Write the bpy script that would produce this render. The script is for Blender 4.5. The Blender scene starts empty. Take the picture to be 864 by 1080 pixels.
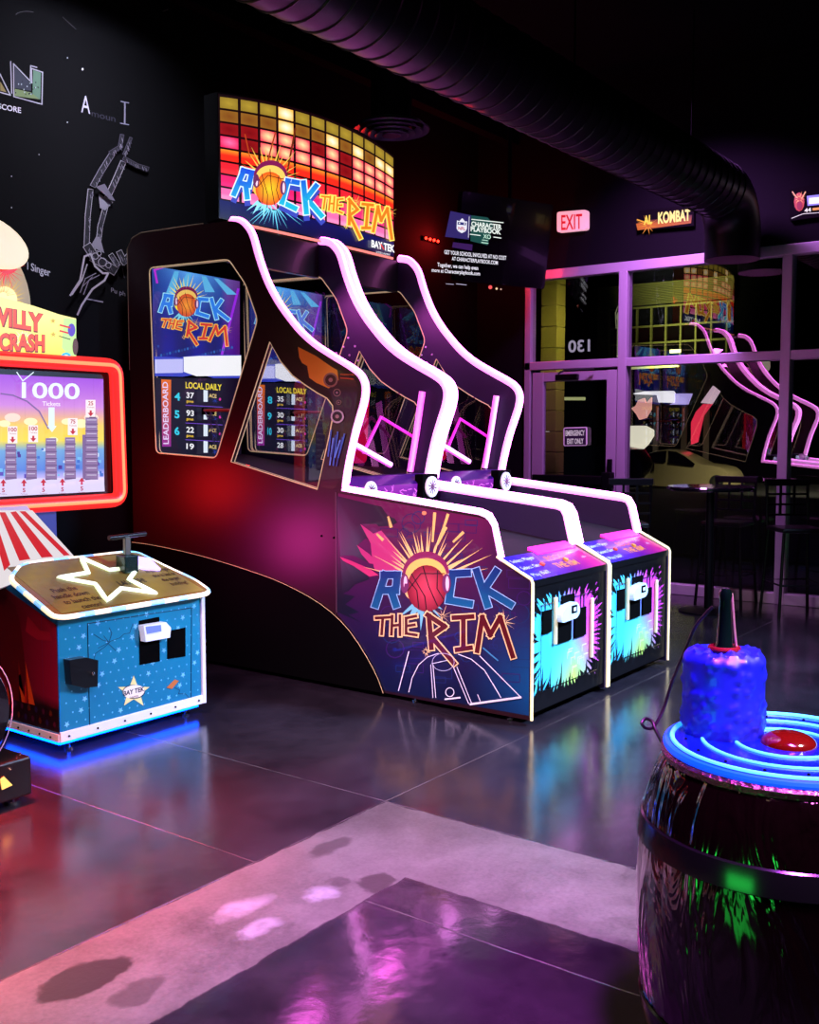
import bpy, bmesh, math, random
from mathutils import Vector, Matrix
from mathutils.geometry import tessellate_polygon
random.seed(7)
PI = math.pi
SC = bpy.context.scene
COL = SC.collection

# ---------------------------------------------------------------- camera
FPX = 1083.53
CAM = Vector((-4.692, -2.681, 1.55))
YAW, PITCH = 0.9322, 0.0757
FW = Vector((math.sin(YAW) * math.cos(PITCH), math.cos(YAW) * math.cos(PITCH), -math.sin(PITCH)))
RT = Vector((math.cos(YAW), -math.sin(YAW), 0))
UP = RT.cross(FW)
cd = bpy.data.cameras.new('camera')
cam = bpy.data.objects.new('camera', cd)
COL.objects.link(cam)
cd.sensor_fit = 'HORIZONTAL'; cd.sensor_width = 36.0; cd.lens = FPX / 864 * 36
cd.clip_start = 0.05; cd.clip_end = 300
mw = Matrix((RT, UP, -FW)).transposed().to_4x4(); mw.translation = CAM
cam.matrix_world = mw
SC.camera = cam

# ---------------------------------------------------------------- world, exposure, added lights
SC.view_settings.view_transform = 'Standard'; SC.view_settings.look = 'None'
SC.view_settings.gamma = 1.0; SC.view_settings.exposure = 0.0
SC.view_settings.use_curve_mapping = False
SC.cycles.use_denoising = True
SC.cycles.max_bounces = 8; SC.cycles.transparent_max_bounces = 24
SC.cycles.sample_clamp_indirect = 6.0
w = bpy.data.worlds.new('night'); SC.world = w; w.use_nodes = True
w.node_tree.nodes['Background'].inputs[0].default_value = (0.006, 0.007, 0.02, 1)
w.node_tree.nodes['Background'].inputs[1].default_value = 0.35

def area(name, loc, target, size, col, power, sy=None, spread=180):
    l = bpy.data.lights.new(name, 'AREA'); l.color = col; l.energy = power
    l.shape = 'RECTANGLE'; l.size = size; l.size_y = sy or size; l.spread = math.radians(spread)
    o = bpy.data.objects.new(name, l); COL.objects.link(o); o.location = loc
    o.rotation_euler = (Vector(target) - Vector(loc)).to_track_quat('-Z', 'Y').to_euler()
    return o
# coloured area lights added unseen to tint and brighten floor, cabinets, barrel and mural
area('magenta_wash', (-3.4, -3.2, 4.3), (-1.8, -0.3, 0), 0.9, (1.0, 0.16, 0.80), 46, spread=90)
area('pale_wash', (-1.9, -4.2, 4.2), (-1.5, -1.25, 0), 0.6, (0.90, 0.88, 0.95), 46, spread=50)
area('cool_wash', (1.5, -3.2, 3.4), (0.9, 0.0, 0.45), 0.6, (0.42, 0.62, 1.0), 175, spread=80)
area('red_wash', (-3.0, 0.7, 3.8), (-2.85, 0.6, 0), 0.4, (1.0, 0.02, 0.02), 380, spread=40)
area('violet_floor_wash', (-2.9, -2.6, 4.3), (-2.35, -1.05, 0), 0.5, (0.72, 0.08, 1.0), 44, spread=42)
area('amber_wash', (-4.6, -0.6, 3.9), (-3.1, 0.1, 0), 0.6, (1.0, 0.66, 0.42), 44, spread=60)
area('violet_wash', (3.5, 0.9, 4.4), (4.9, 0.9, 1.7), 0.4, (0.72, 0.22, 1.0), 85, spread=110)
area('green_wash', (-4.7, -1.45, 0.22), (-2.4, -1.9, 0.55), 0.8, (0.03, 1.0, 0.10), 7, 0.3)
area('side_wash', (-3.0, 0.1, 3.0), (0, 0.62, 0.5), 0.5, (1.0, 0.62, 0.85), 24, spread=50)
area('mural_wash', (-0.35, 2.3, 4.7), (-0.3, 3.45, 3.2), 0.3, (0.85, 0.85, 1.0), 22, spread=100)

# ---------------------------------------------------------------- helpers
def lin(c):
    if isinstance(c, str):
        c = tuple(int(c[i:i + 2], 16) / 255 for i in (0, 2, 4))
    return tuple((x / 12.92 if x <= 0.04045 else ((x + 0.055) / 1.055) ** 2.4) for x in c)

def ray(px, py):
    return FW + RT * ((px - 432) / FPX) - UP * ((py - 540) / FPX)

def at(ax, val, px, py):
    """the point of the plane ax = val that the photograph shows at (px, py)"""
    d = ray(px, py); i = 'xyz'.index(ax)
    return CAM + d * ((val - CAM[i]) / d[i])

_m = {}
def mat(name, col=(0.5, 0.5, 0.5), rough=0.5, metal=0.0, em=None, es=0.0, coat=0.0, spec=0.5, bump=None, alpha=None, trans=0.0):
    if name in _m: return _m[name]
    m = bpy.data.materials.new(name); m.use_nodes = True; nt = m.node_tree
    b = nt.nodes['Principled BSDF']
    b.inputs['Base Color'].default_value = (*lin(col), 1)
    b.inputs['Roughness'].default_value = rough; b.inputs['Metallic'].default_value = metal
    b.inputs['Coat Weight'].default_value = coat; b.inputs['Specular IOR Level'].default_value = spec
    b.inputs['Transmission Weight'].default_value = trans
    if em is not None:
        b.inputs['Emission Color'].default_value = (*em, 1); b.inputs['Emission Strength'].default_value = es
    if bump:
        n = nt.nodes.new('ShaderNodeTexNoise'); n.inputs['Scale'].default_value = bump[0]; n.inputs['Detail'].default_value = 4
        tc = nt.nodes.new('ShaderNodeTexCoord'); nt.links.new(tc.outputs['Object'], n.inputs['Vector'])
        bp = nt.nodes.new('ShaderNodeBump'); bp.inputs['Strength'].default_value = bump[1]; bp.inputs['Distance'].default_value = bump[2]
        nt.links.new(n.outputs['Fac'], bp.inputs['Height']); nt.links.new(bp.outputs['Normal'], b.inputs['Normal'])
    _m[name] = m
    return m

def art_mat(name, strength=0.0, rough=0.35, coat=0.3):
    """reads the print's own colours; strength > 0 for prints and screens that glow"""
    if name in _m: return _m[name]
    m = bpy.data.materials.new(name); m.use_nodes = True; nt = m.node_tree
    b = nt.nodes['Principled BSDF']
    a = nt.nodes.new('ShaderNodeAttribute'); a.attribute_name = 'Col'
    b.inputs['Roughness'].default_value = rough; b.inputs['Coat Weight'].default_value = coat
    if strength > 0:
        b.inputs['Base Color'].default_value = (0.01, 0.01, 0.01, 1)
        nt.links.new(a.outputs['Color'], b.inputs['Emission Color']); b.inputs['Emission Strength'].default_value = strength
    else:
        nt.links.new(a.outputs['Color'], b.inputs['Base Color'])
    _m[name] = m
    return m

def glass_mat(name, tint=(1, 1, 1), ior=1.9, rough=0.0):
    if name in _m: return _m[name]
    m = bpy.data.materials.new(name); m.use_nodes = True; nt = m.node_tree; nt.nodes.clear()
    out = nt.nodes.new('ShaderNodeOutputMaterial'); mix = nt.nodes.new('ShaderNodeMixShader')
    t = nt.nodes.new('ShaderNodeBsdfTransparent'); t.inputs[0].default_value = (*tint, 1)
    g = nt.nodes.new('ShaderNodeBsdfGlossy'); g.inputs['Roughness'].default_value = rough
    fr = nt.nodes.new('ShaderNodeFresnel'); fr.inputs[0].default_value = ior
    ge = nt.nodes.new('ShaderNodeNewGeometry'); mu = nt.nodes.new('ShaderNodeMath'); mu.operation = 'MULTIPLY'; iv = nt.nodes.new('ShaderNodeMath'); iv.operation = 'SUBTRACT'; iv.inputs[0].default_value = 1.0
    nt.links.new(ge.outputs['Backfacing'], iv.inputs[1]); nt.links.new(fr.outputs[0], mu.inputs[0]); nt.links.new(iv.outputs[0], mu.inputs[1])
    nt.links.new(mu.outputs[0], mix.inputs[0]); nt.links.new(t.outputs[0], mix.inputs[1]); nt.links.new(g.outputs[0], mix.inputs[2])
    nt.links.new(mix.outputs[0], out.inputs[0])
    _m[name] = m
    return m

ORG = {}
def thing(name, label, cat, loc=(0, 0, 0), group=None):
    o = bpy.data.objects.new(name, None); COL.objects.link(o); o.location = loc; o.empty_display_size = 0.1
    o['label'] = label; o['category'] = cat
    if group: o['group'] = group
    ORG[o.name] = Vector(loc)
    return o

def tag(o, label, cat, group=None):
    o['label'] = label; o['category'] = cat
    if group: o['group'] = group
    return o

def obj(name, bm, m, parent=None, label=None, smooth=False, kind=None):
    """links a bmesh built in room coordinates as one mesh object"""
    bmesh.ops.recalc_face_normals(bm, faces=bm.faces[:])
    org = ORG.get(parent.name, Vector((0, 0, 0))) if parent else None
    if parent is None:
        # the object's own origin sits at its base
        xs = [v.co for v in bm.verts]
        org = Vector(((min(p.x for p in xs) + max(p.x for p in xs)) / 2, (min(p.y for p in xs) + max(p.y for p in xs)) / 2, min(p.z for p in xs)))
    for v in bm.verts: v.co -= org
    me = bpy.data.meshes.new(name); bm.to_mesh(me); bm.free()
    for mm in (m if isinstance(m, (list, tuple)) else [m]): me.materials.append(mm)
    if smooth:
        for p in me.polygons: p.use_smooth = True
        try: me.set_sharp_from_angle(angle=math.radians(40))
        except Exception: pass
    o = bpy.data.objects.new(name, me); COL.objects.link(o)
    if parent:
        o.parent = parent; ORG[o.name] = org
    else:
        o.location = org; ORG[o.name] = org
    if label: o['label'] = label
    if kind: o['kind'] = kind
    return o

def struct(name, bm, m, parent=None, **k):
    return obj(name, bm, m, parent, kind='structure', **k)

def B(): return bmesh.new()

def box(bm, a, b, bev=0.0, mi=0):
    x0, y0, z0 = a; x1, y1, z1 = b
    vs = [bm.verts.new(p) for p in ((x0, y0, z0), (x1, y0, z0), (x1, y1, z0), (x0, y1, z0), (x0, y0, z1), (x1, y0, z1), (x1, y1, z1), (x0, y1, z1))]
    fs = [bm.faces.new([vs[i] for i in q]) for q in ((0, 3, 2, 1), (4, 5, 6, 7), (0, 1, 5, 4), (1, 2, 6, 5), (2, 3, 7, 6), (3, 0, 4, 7))]
    for f in fs: f.material_index = mi
    if bev > 0:
        es = list({e for f in fs for e in f.edges})
        r = bmesh.ops.bevel(bm, geom=es, offset=bev, segments=2, affect='EDGES', profile=0.5)
        for f in r['faces']: f.material_index = mi
    return bm

def prism(bm, outline, t0, t1, fn, holes=(), mi=0):
    """outline (u, v) with holes, given thickness t0..t1; fn(u, v, t) -> point"""
    loops = [list(outline)] + [list(h) for h in holes]
    flat = [p for l in loops for p in l]
    tris = tessellate_polygon([[Vector((p[0], p[1], 0)) for p in l] for l in loops])
    a = [bm.verts.new(fn(p[0], p[1], t0)) for p in flat]
    b = [bm.verts.new(fn(p[0], p[1], t1)) for p in flat]
    for t in tris:
        for vs, tt in ((a, t), (b, t[::-1])):
            try: bm.faces.new([vs[i] for i in tt]).material_index = mi
            except ValueError: pass
    k = 0
    for l in loops:
        n = len(l)
        for i in range(n):
            j = (i + 1) % n
            try: bm.faces.new((a[k + i], a[k + j], b[k + j], b[k + i])).material_index = mi
            except ValueError: pass
        k += n
    return bm

def tube(bm, path, r, n=10, closed=False, squash=None, cap=True):
    P = [Vector(p) for p in path]
    rings = []; N = len(P); prev = None
    for i, p in enumerate(P):
        if closed: d = (P[(i + 1) % N] - P[i - 1])
        else: d = (P[min(i + 1, N - 1)] - P[max(i - 1, 0)])
        d.normalize()
        if prev is None:
            s = Vector((0, 0, 1)) if abs(d.z) < 0.9 else Vector((1, 0, 0))
            a = d.cross(s).normalized()
        else:
            a = (prev - d * prev.dot(d)).normalized()
        prev = a; b = d.cross(a)
        rr = r[i] if isinstance(r, (list, tuple)) else r
        rings.append([bm.verts.new(p + a * math.cos(2 * PI * k / n) * rr + b * math.sin(2 * PI * k / n) * rr) for k in range(n)])
    M = N if closed else N - 1
    for i in range(M):
        A, Bv = rings[i], rings[(i + 1) % N]
        for k in range(n):
            bm.faces.new((A[k], A[(k + 1) % n], Bv[(k + 1) % n], Bv[k]))
    if not closed and cap:
        bm.faces.new(rings[0][::-1]); bm.faces.new(rings[-1])
    return bm

def lathe(bm, prof, c, n=32, cap=True):
    """prof: (radius, z) from bottom to top round the upright axis through c"""
    rings = []
    for r, z in prof:
        rings.append([bm.verts.new((c[0] + r * math.cos(2 * PI * k / n), c[1] + r * math.sin(2 * PI * k / n), c[2] + z)) for k in range(n)])
    for A, Bv in zip(rings, rings[1:]):
        for k in range(n): bm.faces.new((A[k], A[(k + 1) % n], Bv[(k + 1) % n], Bv[k]))
    if cap:
        bm.faces.new(rings[0][::-1]); bm.faces.new(rings[-1])
    return bm

def cyl(bm, p, q, r, n=16, r2=None):
    return tube(bm, [p, q], [r, r2 if r2 is not None else r], n)

def balls(name, pts, r, m, parent, sub=1):
    for p in pts:
        bm = B(); bmesh.ops.create_icosphere(bm, subdivisions=sub, radius=r, matrix=Matrix.Translation(Vector(p))); obj(name, bm, m, parent)

def smooth_path(pts, k=5):
    P = [Vector(p) for p in pts]; out = []
    for i in range(len(P) - 1):
        p0 = P[max(i - 1, 0)]; p1 = P[i]; p2 = P[i + 1]; p3 = P[min(i + 2, len(P) - 1)]
        for j in range(k):
            t = j / k
            out.append(0.5 * ((2 * p1) + (p2 - p0) * t + (2 * p0 - 5 * p1 + 4 * p2 - p3) * t * t + (3 * p1 - p0 - 3 * p2 + p3) * t ** 3))
    out.append(P[-1])
    return out

def round_poly(pts, r, n=4):
    out = []; N = len(pts)
    for i in range(N):
        p = Vector(pts[i]).to_2d(); a = (Vector(pts[i - 1]).to_2d() - p); b = (Vector(pts[(i + 1) % N]).to_2d() - p)
        rr = min(r, a.length * 0.45, b.length * 0.45)
        A = p + a.normalized() * rr; Bq = p + b.normalized() * rr
        for k in range(n + 1):
            t = k / n
            out.append(((1 - t) ** 2 * A + 2 * t * (1 - t) * p + t * t * Bq)[:])
    return out

# ---- lettering
_tc = {}
def glyphs(s, bold=0.0, shear=0.0):
    k = (s, bold, shear)
    if k in _tc: return _tc[k]
    cu = bpy.data.curves.new('lettering', 'FONT'); cu.body = s; cu.offset = bold; cu.shear = shear; cu.resolution_u = 4
    o = bpy.data.objects.new('lettering', cu); COL.objects.link(o)
    dg = bpy.context.evaluated_depsgraph_get(); dg.update()
    ev = o.evaluated_get(dg); me = ev.to_mesh(); me.calc_loop_triangles()
    V = [v.co.copy() for v in me.vertices]; T = [tuple(t.vertices) for t in me.loop_triangles]
    ev.to_mesh_clear(); bpy.data.objects.remove(o); bpy.data.curves.remove(cu)
    x0 = min(v.x for v in V); x1 = max(v.x for v in V)
    res = ([((v.x - x0) / (x1 - x0), v.y / 0.72) for v in V], T)
    _tc[k] = res
    return res

class Art:
    """a flat print: polygons on one surface, each with its own colour, laid in thin layers"""
    def __init__(s, fn, nrm, eps=0.0006):
        s.fn = fn; s.n = Vector(nrm); s.eps = eps; s.bm = bmesh.new(); s.cl = s.bm.loops.layers.float_color.new('Col')
        s.layer = 0; s.k = 0
    def up(s): s.layer += 1; return s
    def _face(s, pts, cols):
        s.k = (s.k + 1) % 60; off = s.n * (s.eps * (s.layer + 1) + s.eps * 0.012 * s.k)
        vs = [s.bm.verts.new(Vector(s.fn(*p)) + off) for p in pts]
        try: f = s.bm.faces.new(vs)
        except ValueError: return
        for l, c in zip(f.loops, cols): l[s.cl] = (*c, 1)
    def _c(s, col, p): return lin(col(*p)) if callable(col) else lin(col)
    def poly(s, pts, col):
        for t in tessellate_polygon([[Vector((p[0], p[1], 0)) for p in pts]]):
            q = [pts[i] for i in t]; s._face(q, [s._c(col, p) for p in q])
        return s
    def grid(s, q, col, nx=6, ny=6):
        """q: four corners (tl, tr, br, bl); bilinear"""
        tl, tr, br, bl = [Vector(p) for p in q]
        g = lambda u, v: tuple(((tl * (1 - u) + tr * u) * (1 - v) + (bl * (1 - u) + br * u) * v)[:2])
        for i in range(nx):
            for j in range(ny):
                uv = [(i / nx, j / ny), ((i + 1) / nx, j / ny), ((i + 1) / nx, (j + 1) / ny), (i / nx, (j + 1) / ny)]
                s._face([g(*t) for t in uv], [lin(col(*t)) if callable(col) else lin(col) for t in uv])
        return s
    def stroke(s, pts, w, col, ext=0.5, w2=None):
        for a, b in zip(pts, pts[1:]):
            a = Vector(a); b = Vector(b); d = b - a
            if d.length < 1e-6: continue
            d.normalize(); n = Vector((-d.y, d.x)); e = d * w * ext; u1 = n * w / 2; u2 = n * (w2 if w2 else w) / 2
            q = [tuple(a - e + u1), tuple(b + e + u2), tuple(b + e - u2), tuple(a - e - u1)]
            s._face(q, [s._c(col, p) for p in q])
        return s
    def disc(s, c, rx, ry, col, n=24, ccol=None, a0=0, a1=2 * PI, rot=0):
        pts = []
        for k in range(n + 1):
            t = a0 + (a1 - a0) * k / n; x = rx * math.cos(t); y = ry * math.sin(t)
            pts.append((c[0] + x * math.cos(rot) - y * math.sin(rot), c[1] + x * math.sin(rot) + y * math.cos(rot)))
        for a, b in zip(pts, pts[1:]):
            s._face([c, a, b], [lin(ccol) if ccol else s._c(col, c), s._c(col, a), s._c(col, b)])
        return s
    def arc(s, c, rx, ry, a0, a1, w, col, n=14):
        s.stroke([(c[0] + rx * math.cos(a0 + (a1 - a0) * k / n), c[1] + ry * math.sin(a0 + (a1 - a0) * k / n)) for k in range(n + 1)], w, col, ext=0.2); return s
    def burst(s, c, r0, r1, n, col, a0=0, a1=2 * PI, jit=0.4, seed=1, sq=1.0, wid=0.5):
        rnd = random.Random(seed)
        for k in range(n):
            t = a0 + (a1 - a0) * (k + rnd.random() * jit) / n; dt = (a1 - a0) / n * wid * (0.5 + rnd.random() * 0.7)
            R = r1 * (0.55 + 0.45 * rnd.random())
            q = [(c[0] + r0 * math.cos(t - dt), c[1] + sq * r0 * math.sin(t - dt)), (c[0] + R * math.cos(t), c[1] + sq * R * math.sin(t)), (c[0] + r0 * math.cos(t + dt), c[1] + sq * r0 * math.sin(t + dt))]
            s._face(q, [s._c(col, p) for p in q])
        return s
    def star(s, c, r, col, k=5, inner=0.42, rot=-PI / 2):
        pts = [(c[0] + (r if i % 2 == 0 else r * inner) * math.cos(rot + PI * i / k), c[1] + (r if i % 2 == 0 else r * inner) * math.sin(rot + PI * i / k)) for i in range(2 * k)]
        for i in range(2 * k):
            s._face([c, pts[i], pts[(i + 1) % (2 * k)]], [s._c(col, c)] * 3)
        return s
    def text(s, txt, p0, dx, dy, col, bold=0.0, shear=0.0):
        """p0 baseline start, dx vector over the whole word, dy cap height vector"""
        V, T = glyphs(txt, bold, shear)
        P = [(p0[0] + u * dx[0] + v * dy[0], p0[1] + u * dx[1] + v * dy[1]) for u, v in V]
        for t in T:
            q = [P[i] for i in t]; s._face(q, [s._c(col, p) for p in q])
        return s
    def done(s, name, m, parent=None, label=None):
        bm = s.bm
        # every face looks out along the print's own normal
        for f in bm.faces:
            f.normal_update()
            if f.normal.dot(s.n) < 0: f.normal_flip()
        org = ORG.get(parent.name, Vector((0, 0, 0))) if parent else Vector((0, 0, 0))
        for v in bm.verts: v.co -= org
        me = bpy.data.meshes.new(name); bm.to_mesh(me); bm.free(); me.materials.append(m)
        o = bpy.data.objects.new(name, me); COL.objects.link(o)
        if parent: o.parent = parent; ORG[o.name] = org
        if label: o['label'] = label
        return o

def affine(src, dst):
    """2-D affine map taking three src points to three dst points"""
    (x0, y0), (x1, y1), (x2, y2) = src
    M = Matrix(((x0, y0, 1), (x1, y1, 1), (x2, y2, 1))).inverted()
    a = M @ Vector([d[0] for d in dst]); b = M @ Vector([d[1] for d in dst])
    return lambda p: (a[0] * p[0] + a[1] * p[1] + a[2], b[0] * p[0] + b[1] * p[1] + b[2])

# the two lettering groups of the game's logo, in the units of one drawing
ROCK = [[(80, 372), (128, 222)], [(122, 222), (190, 222), (182, 300), (120, 300)], [(158, 300), (182, 372)],
        [(545, 212), (470, 216), (452, 350), (555, 368)],
        [(592, 205), (646, 372)], [(690, 205), (632, 292), (762, 370)]]
THE = [[(85, 440), (165, 435)], [(118, 442), (112, 520)], [(166, 430), (162, 522)], [(205, 428), (205, 525)], [(168, 478), (205, 474)],
       [(285, 430), (236, 440), (236, 518), (288, 526)], [(240, 480), (278, 474)]]
RIM = [[(352, 430), (364, 590)], [(345, 424), (432, 482), (362, 532), (478, 668)], [(478, 438), (570, 432)], [(526, 440), (526, 590)], [(494, 600), (562, 590)],
       [(596, 605), (622, 436), (662, 525), (712, 436), (776, 632)]]
def mapped(strokes, F): return [[F(p) for p in st] for st in strokes]

def logo_rock(a, F, k, fill, line, ball=True, splash='f2d36b', drip='7fd6e8', lw=6, hot=None, drop=None):
    """k: size of one drawing unit on the print"""
    c = F((340, 290)); r = 100 * k
    a.up().burst(F((330, 250)), 60 * k, 300 * k, 15, splash, PI * 1.05, PI * 1.95, seed=3, wid=0.9)
    a.burst(F((320, 340)), 60 * k, 190 * k, 8, drip, PI * 0.15, PI * 0.85, seed=9, wid=0.9)
    a.disc(F((330, 270)), 115 * k, 105 * k, splash, 20)
    if drop:
        a.up()
        for st in mapped(ROCK, lambda p: F((p[0] + 10, p[1] + 34))): a.stroke(st, 42 * k, drop)
    a.up()
    for st in mapped(ROCK, F): a.stroke(st, (36 + 2 * lw) * k, line)
    a.up()
    for st in mapped(ROCK, F): a.stroke(st, 36 * k, fill)
    if ball:
        o, hi = hot or ('7a1426', 'd2435a')
        a.up().disc(F((335, 215)), 118 * k, 112 * k, '7b1850', 24, a0=PI, a1=2 * PI)
        a.up().disc(F((335, 225)), 104 * k, 88 * k, 'f4c860', 24, a0=PI, a1=2 * PI)
        a.up().disc(c, r, 118 * k, o, 28, ccol=hi)
        a.up()
        for q in ([(250, 250), (290, 300), (300, 390)], [(320, 175), (350, 280), (395, 380)], [(245, 300), (310, 215), (430, 215)], [(262, 215), (330, 330), (340, 408)], [(395, 200), (392, 290), (425, 345)]):
            a.stroke([F(p) for p in q], 5 * k, '16060c', ext=0.1)
        for x in (228, 440):
            a.disc(F((x, 265)), 22 * k, 50 * k, '6b2a5a', 16); a.disc(F((x + 4, 265)), 9 * k, 38 * k, 'f3cfe6', 12)

def logo_rim(a, F, k, fill, line, lw=9):
    a.up()
    for st in mapped(THE, F): a.stroke(st, (15 + 2 * lw) * k, line)
    for st in mapped(RIM, F): a.stroke(st, (24 + 2 * lw) * k, line)
    a.burst(F((420, 430)), 5 * k, 70 * k, 9, line, seed=4); a.burst(F((735, 460)), 8 * k, 75 * k, 11, line, seed=6); a.burst(F((335, 610)), 8 * k, 30 * k, 8, line, seed=5)
    a.up()
    for st in mapped(THE, F): a.stroke(st, 14 * k, fill)
    for st in mapped(RIM, F): a.stroke(st, 24 * k, fill)

# ---------------------------------------------------------------- materials of the room
def floor_material():
    m = bpy.data.materials.new('polished_concrete'); m.use_nodes = True; nt = m.node_tree; L = nt.links
    b = nt.nodes['Principled BSDF']
    def N(t, **k):
        n = nt.nodes.new(t)
        for a, v in k.items(): setattr(n, a, v)
        return n
    def M(op, a, c=None, clamp=False):
        n = N('ShaderNodeMath', operation=op); n.use_clamp = clamp
        for i, v in enumerate((a, c)):
            if v is None: continue
            if isinstance(v, (int, float)): n.inputs[i].default_value = v
            else: L.new(v, n.inputs[i])
        return n.outputs[0]
    geo = N('ShaderNodeTexCoord'); 
    def noise(scale, detail=5, rough=0.6):
        n = N('ShaderNodeTexNoise'); n.inputs['Scale'].default_value = scale; n.inputs['Detail'].default_value = detail; n.inputs['Roughness'].default_value = rough
        L.new(geo.outputs['Object'], n.inputs['Vector']); return n.outputs['Fac']
    sep = N('ShaderNodeSeparateXYZ'); L.new(geo.outputs['Object'], sep.inputs[0])
    wob = M('MULTIPLY', M('SUBTRACT', noise(9), 0.5), 0.035)
    x = M('ADD', sep.outputs[0], FLX); y = M('ADD', sep.outputs[1], FLY)
    xw = M('ADD', x, wob); yw = M('ADD', y, wob)
    outer = M('MINIMUM', M('SUBTRACT', -1.345, xw), M('SUBTRACT', -0.07, yw))
    inner = M('MINIMUM', M('SUBTRACT', -1.90, xw), M('SUBTRACT', -0.59, yw))
    so = M('MULTIPLY', outer, 90, True); si = M('MULTIPLY', inner, -90, True)
    strip = M('MULTIPLY', so, si)
    def linemask(v, pos, wdt=0.004):
        return M('SUBTRACT', 1.0, M('MULTIPLY', M('ABSOLUTE', M('SUBTRACT', v, pos)), 1 / wdt, True), True)
    xj = M('ADD', x, M('MULTIPLY', M('SUBTRACT', noise(30), 0.5), 0.008)); yj = M('ADD', y, M('MULTIPLY', M('SUBTRACT', noise(31), 0.5), 0.008))
    j = M('MAXIMUM', linemask(xj, -2.118), M('MAXIMUM', linemask(yj, -0.07), linemask(xj, -1.345)))
    j = M('MULTIPLY', M('MULTIPLY', j, M('SUBTRACT', 1.0, strip)), M('MULTIPLY', M('SUBTRACT', noise(4), 0.3), 3.0, True))
    n1 = noise(2.2, 8, 0.65); n2 = noise(60, 3, 0.7)
    dark = N('ShaderNodeValToRGB'); L.new(n1, dark.inputs[0])
    dark.color_ramp.elements[0].position = 0.3; dark.color_ramp.elements[0].color = (0.006, 0.005, 0.008, 1)
    dark.color_ramp.elements[1].position = 0.75; dark.color_ramp.elements[1].color = (0.032, 0.026, 0.036, 1)
    light = N('ShaderNodeValToRGB'); L.new(M('ADD', M('MULTIPLY', n1, 0.75), M('MULTIPLY', n2, 0.3)), light.inputs[0])
    light.color_ramp.elements[0].position = 0.36; light.color_ramp.elements[0].color = (0.044, 0.040, 0.038, 1)
    light.color_ramp.elements[1].position = 0.62; light.color_ramp.elements[1].color = (0.135, 0.125, 0.122, 1)
    # old stains on the bare strip
    ws = M('MULTIPLY', M('SUBTRACT', noise(11, 5, 0.6), 0.5), 0.16); ws2 = M('MULTIPLY', M('SUBTRACT', noise(7, 5, 0.6), 0.5), 0.12)
    sxw = M('ADD', x, ws); syw = M('ADD', y, ws2)
    spots = None
    for (sx, sy, rx, ry, k) in ((-2.98, -0.25, 0.14, 0.075, 1), (-2.93, -0.43, 0.10, 0.05, 0.6), (-1.99, -0.53, 0.075, 0.06, 0.8), (-2.06, -0.42, 0.05, 0.05, 0.5), (-1.83, -0.2, 0.12, 0.05, 0.6)):
        d = M('ADD', M('POWER', M('DIVIDE', M('SUBTRACT', sxw, sx), rx), 2), M('POWER', M('DIVIDE', M('SUBTRACT', syw, sy), ry), 2))
        q = M('MULTIPLY', M('SUBTRACT', 1.15, d), 3 * k, True); q = M('MULTIPLY', q, k)
        spots = q if spots is None else M('MAXIMUM', spots, q)
    pale = None
    for (sx, sy, rx, ry) in ((-2.40, -0.30, 0.13, 0.06), (-2.46, -0.44, 0.10, 0.05), (-2.17, -0.43, 0.07, 0.05)):
        d = M('ADD', M('POWER', M('DIVIDE', M('SUBTRACT', sxw, sx), rx), 2), M('POWER', M('DIVIDE', M('SUBTRACT', syw, sy), ry), 2))
        q = M('MULTIPLY', M('SUBTRACT', 1.1, d), 1.2, True)
        pale = q if pale is None else M('MAXIMUM', pale, q)
    def mix(f, a, c):
        n = N('ShaderNodeMix', data_type='RGBA'); L.new(f, n.inputs[0])
        for s_, v in ((6, a), (7, c)):
            if isinstance(v, tuple): n.inputs[s_].default_value = v
            else: L.new(v, n.inputs[s_])
        return n.outputs[2]
    l2 = mix(spots, light.outputs[0], (0.022, 0.018, 0.018, 1))
    l3 = mix(M('MULTIPLY', pale, M('MULTIPLY', noise(22), 1.5, True)), l2, (0.26, 0.25, 0.30, 1))
    c = mix(strip, dark.outputs[0], l3)
    c = mix(M('MULTIPLY', j, 0.5), c, (0.30, 0.26, 0.26, 1))
    # dark chipped edges of the strip
    e1 = M('MULTIPLY', M('MINIMUM', M('ABSOLUTE', outer), M('ABSOLUTE', inner)), 110, True)
    chip = M('MULTIPLY', M('SUBTRACT', 1.0, e1), M('MULTIPLY', M('SUBTRACT', noise(7), 0.52), 9, True))
    c = mix(chip, c, (0.015, 0.012, 0.014, 1))
    L.new(c, b.inputs['Base Color'])
    r = M('SUBTRACT', M('ADD', M('ADD', 0.10, M('MULTIPLY', noise(5, 6), 0.17)), M('MULTIPLY', strip, 0.16)), M('MULTIPLY', M('MULTIPLY', inner, 60, True), 0.075))
    L.new(r, b.inputs['Roughness'])
    bp = N('ShaderNodeBump'); bp.inputs['Strength'].default_value = 0.35; bp.inputs['Distance'].default_value = 0.004
    L.new(M('ADD', M('MULTIPLY', noise(3.5, 3), 1.4), M('ADD', M('MULTIPLY', M('MULTIPLY', n2, 0.3), M('ADD', strip, 0.35)), M('MULTIPLY', j, -1.0))), bp.inputs['Height'])
    L.new(bp.outputs[0], b.inputs['Normal'])
    b.inputs['Specular IOR Level'].default_value = 0.75
    return m

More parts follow.
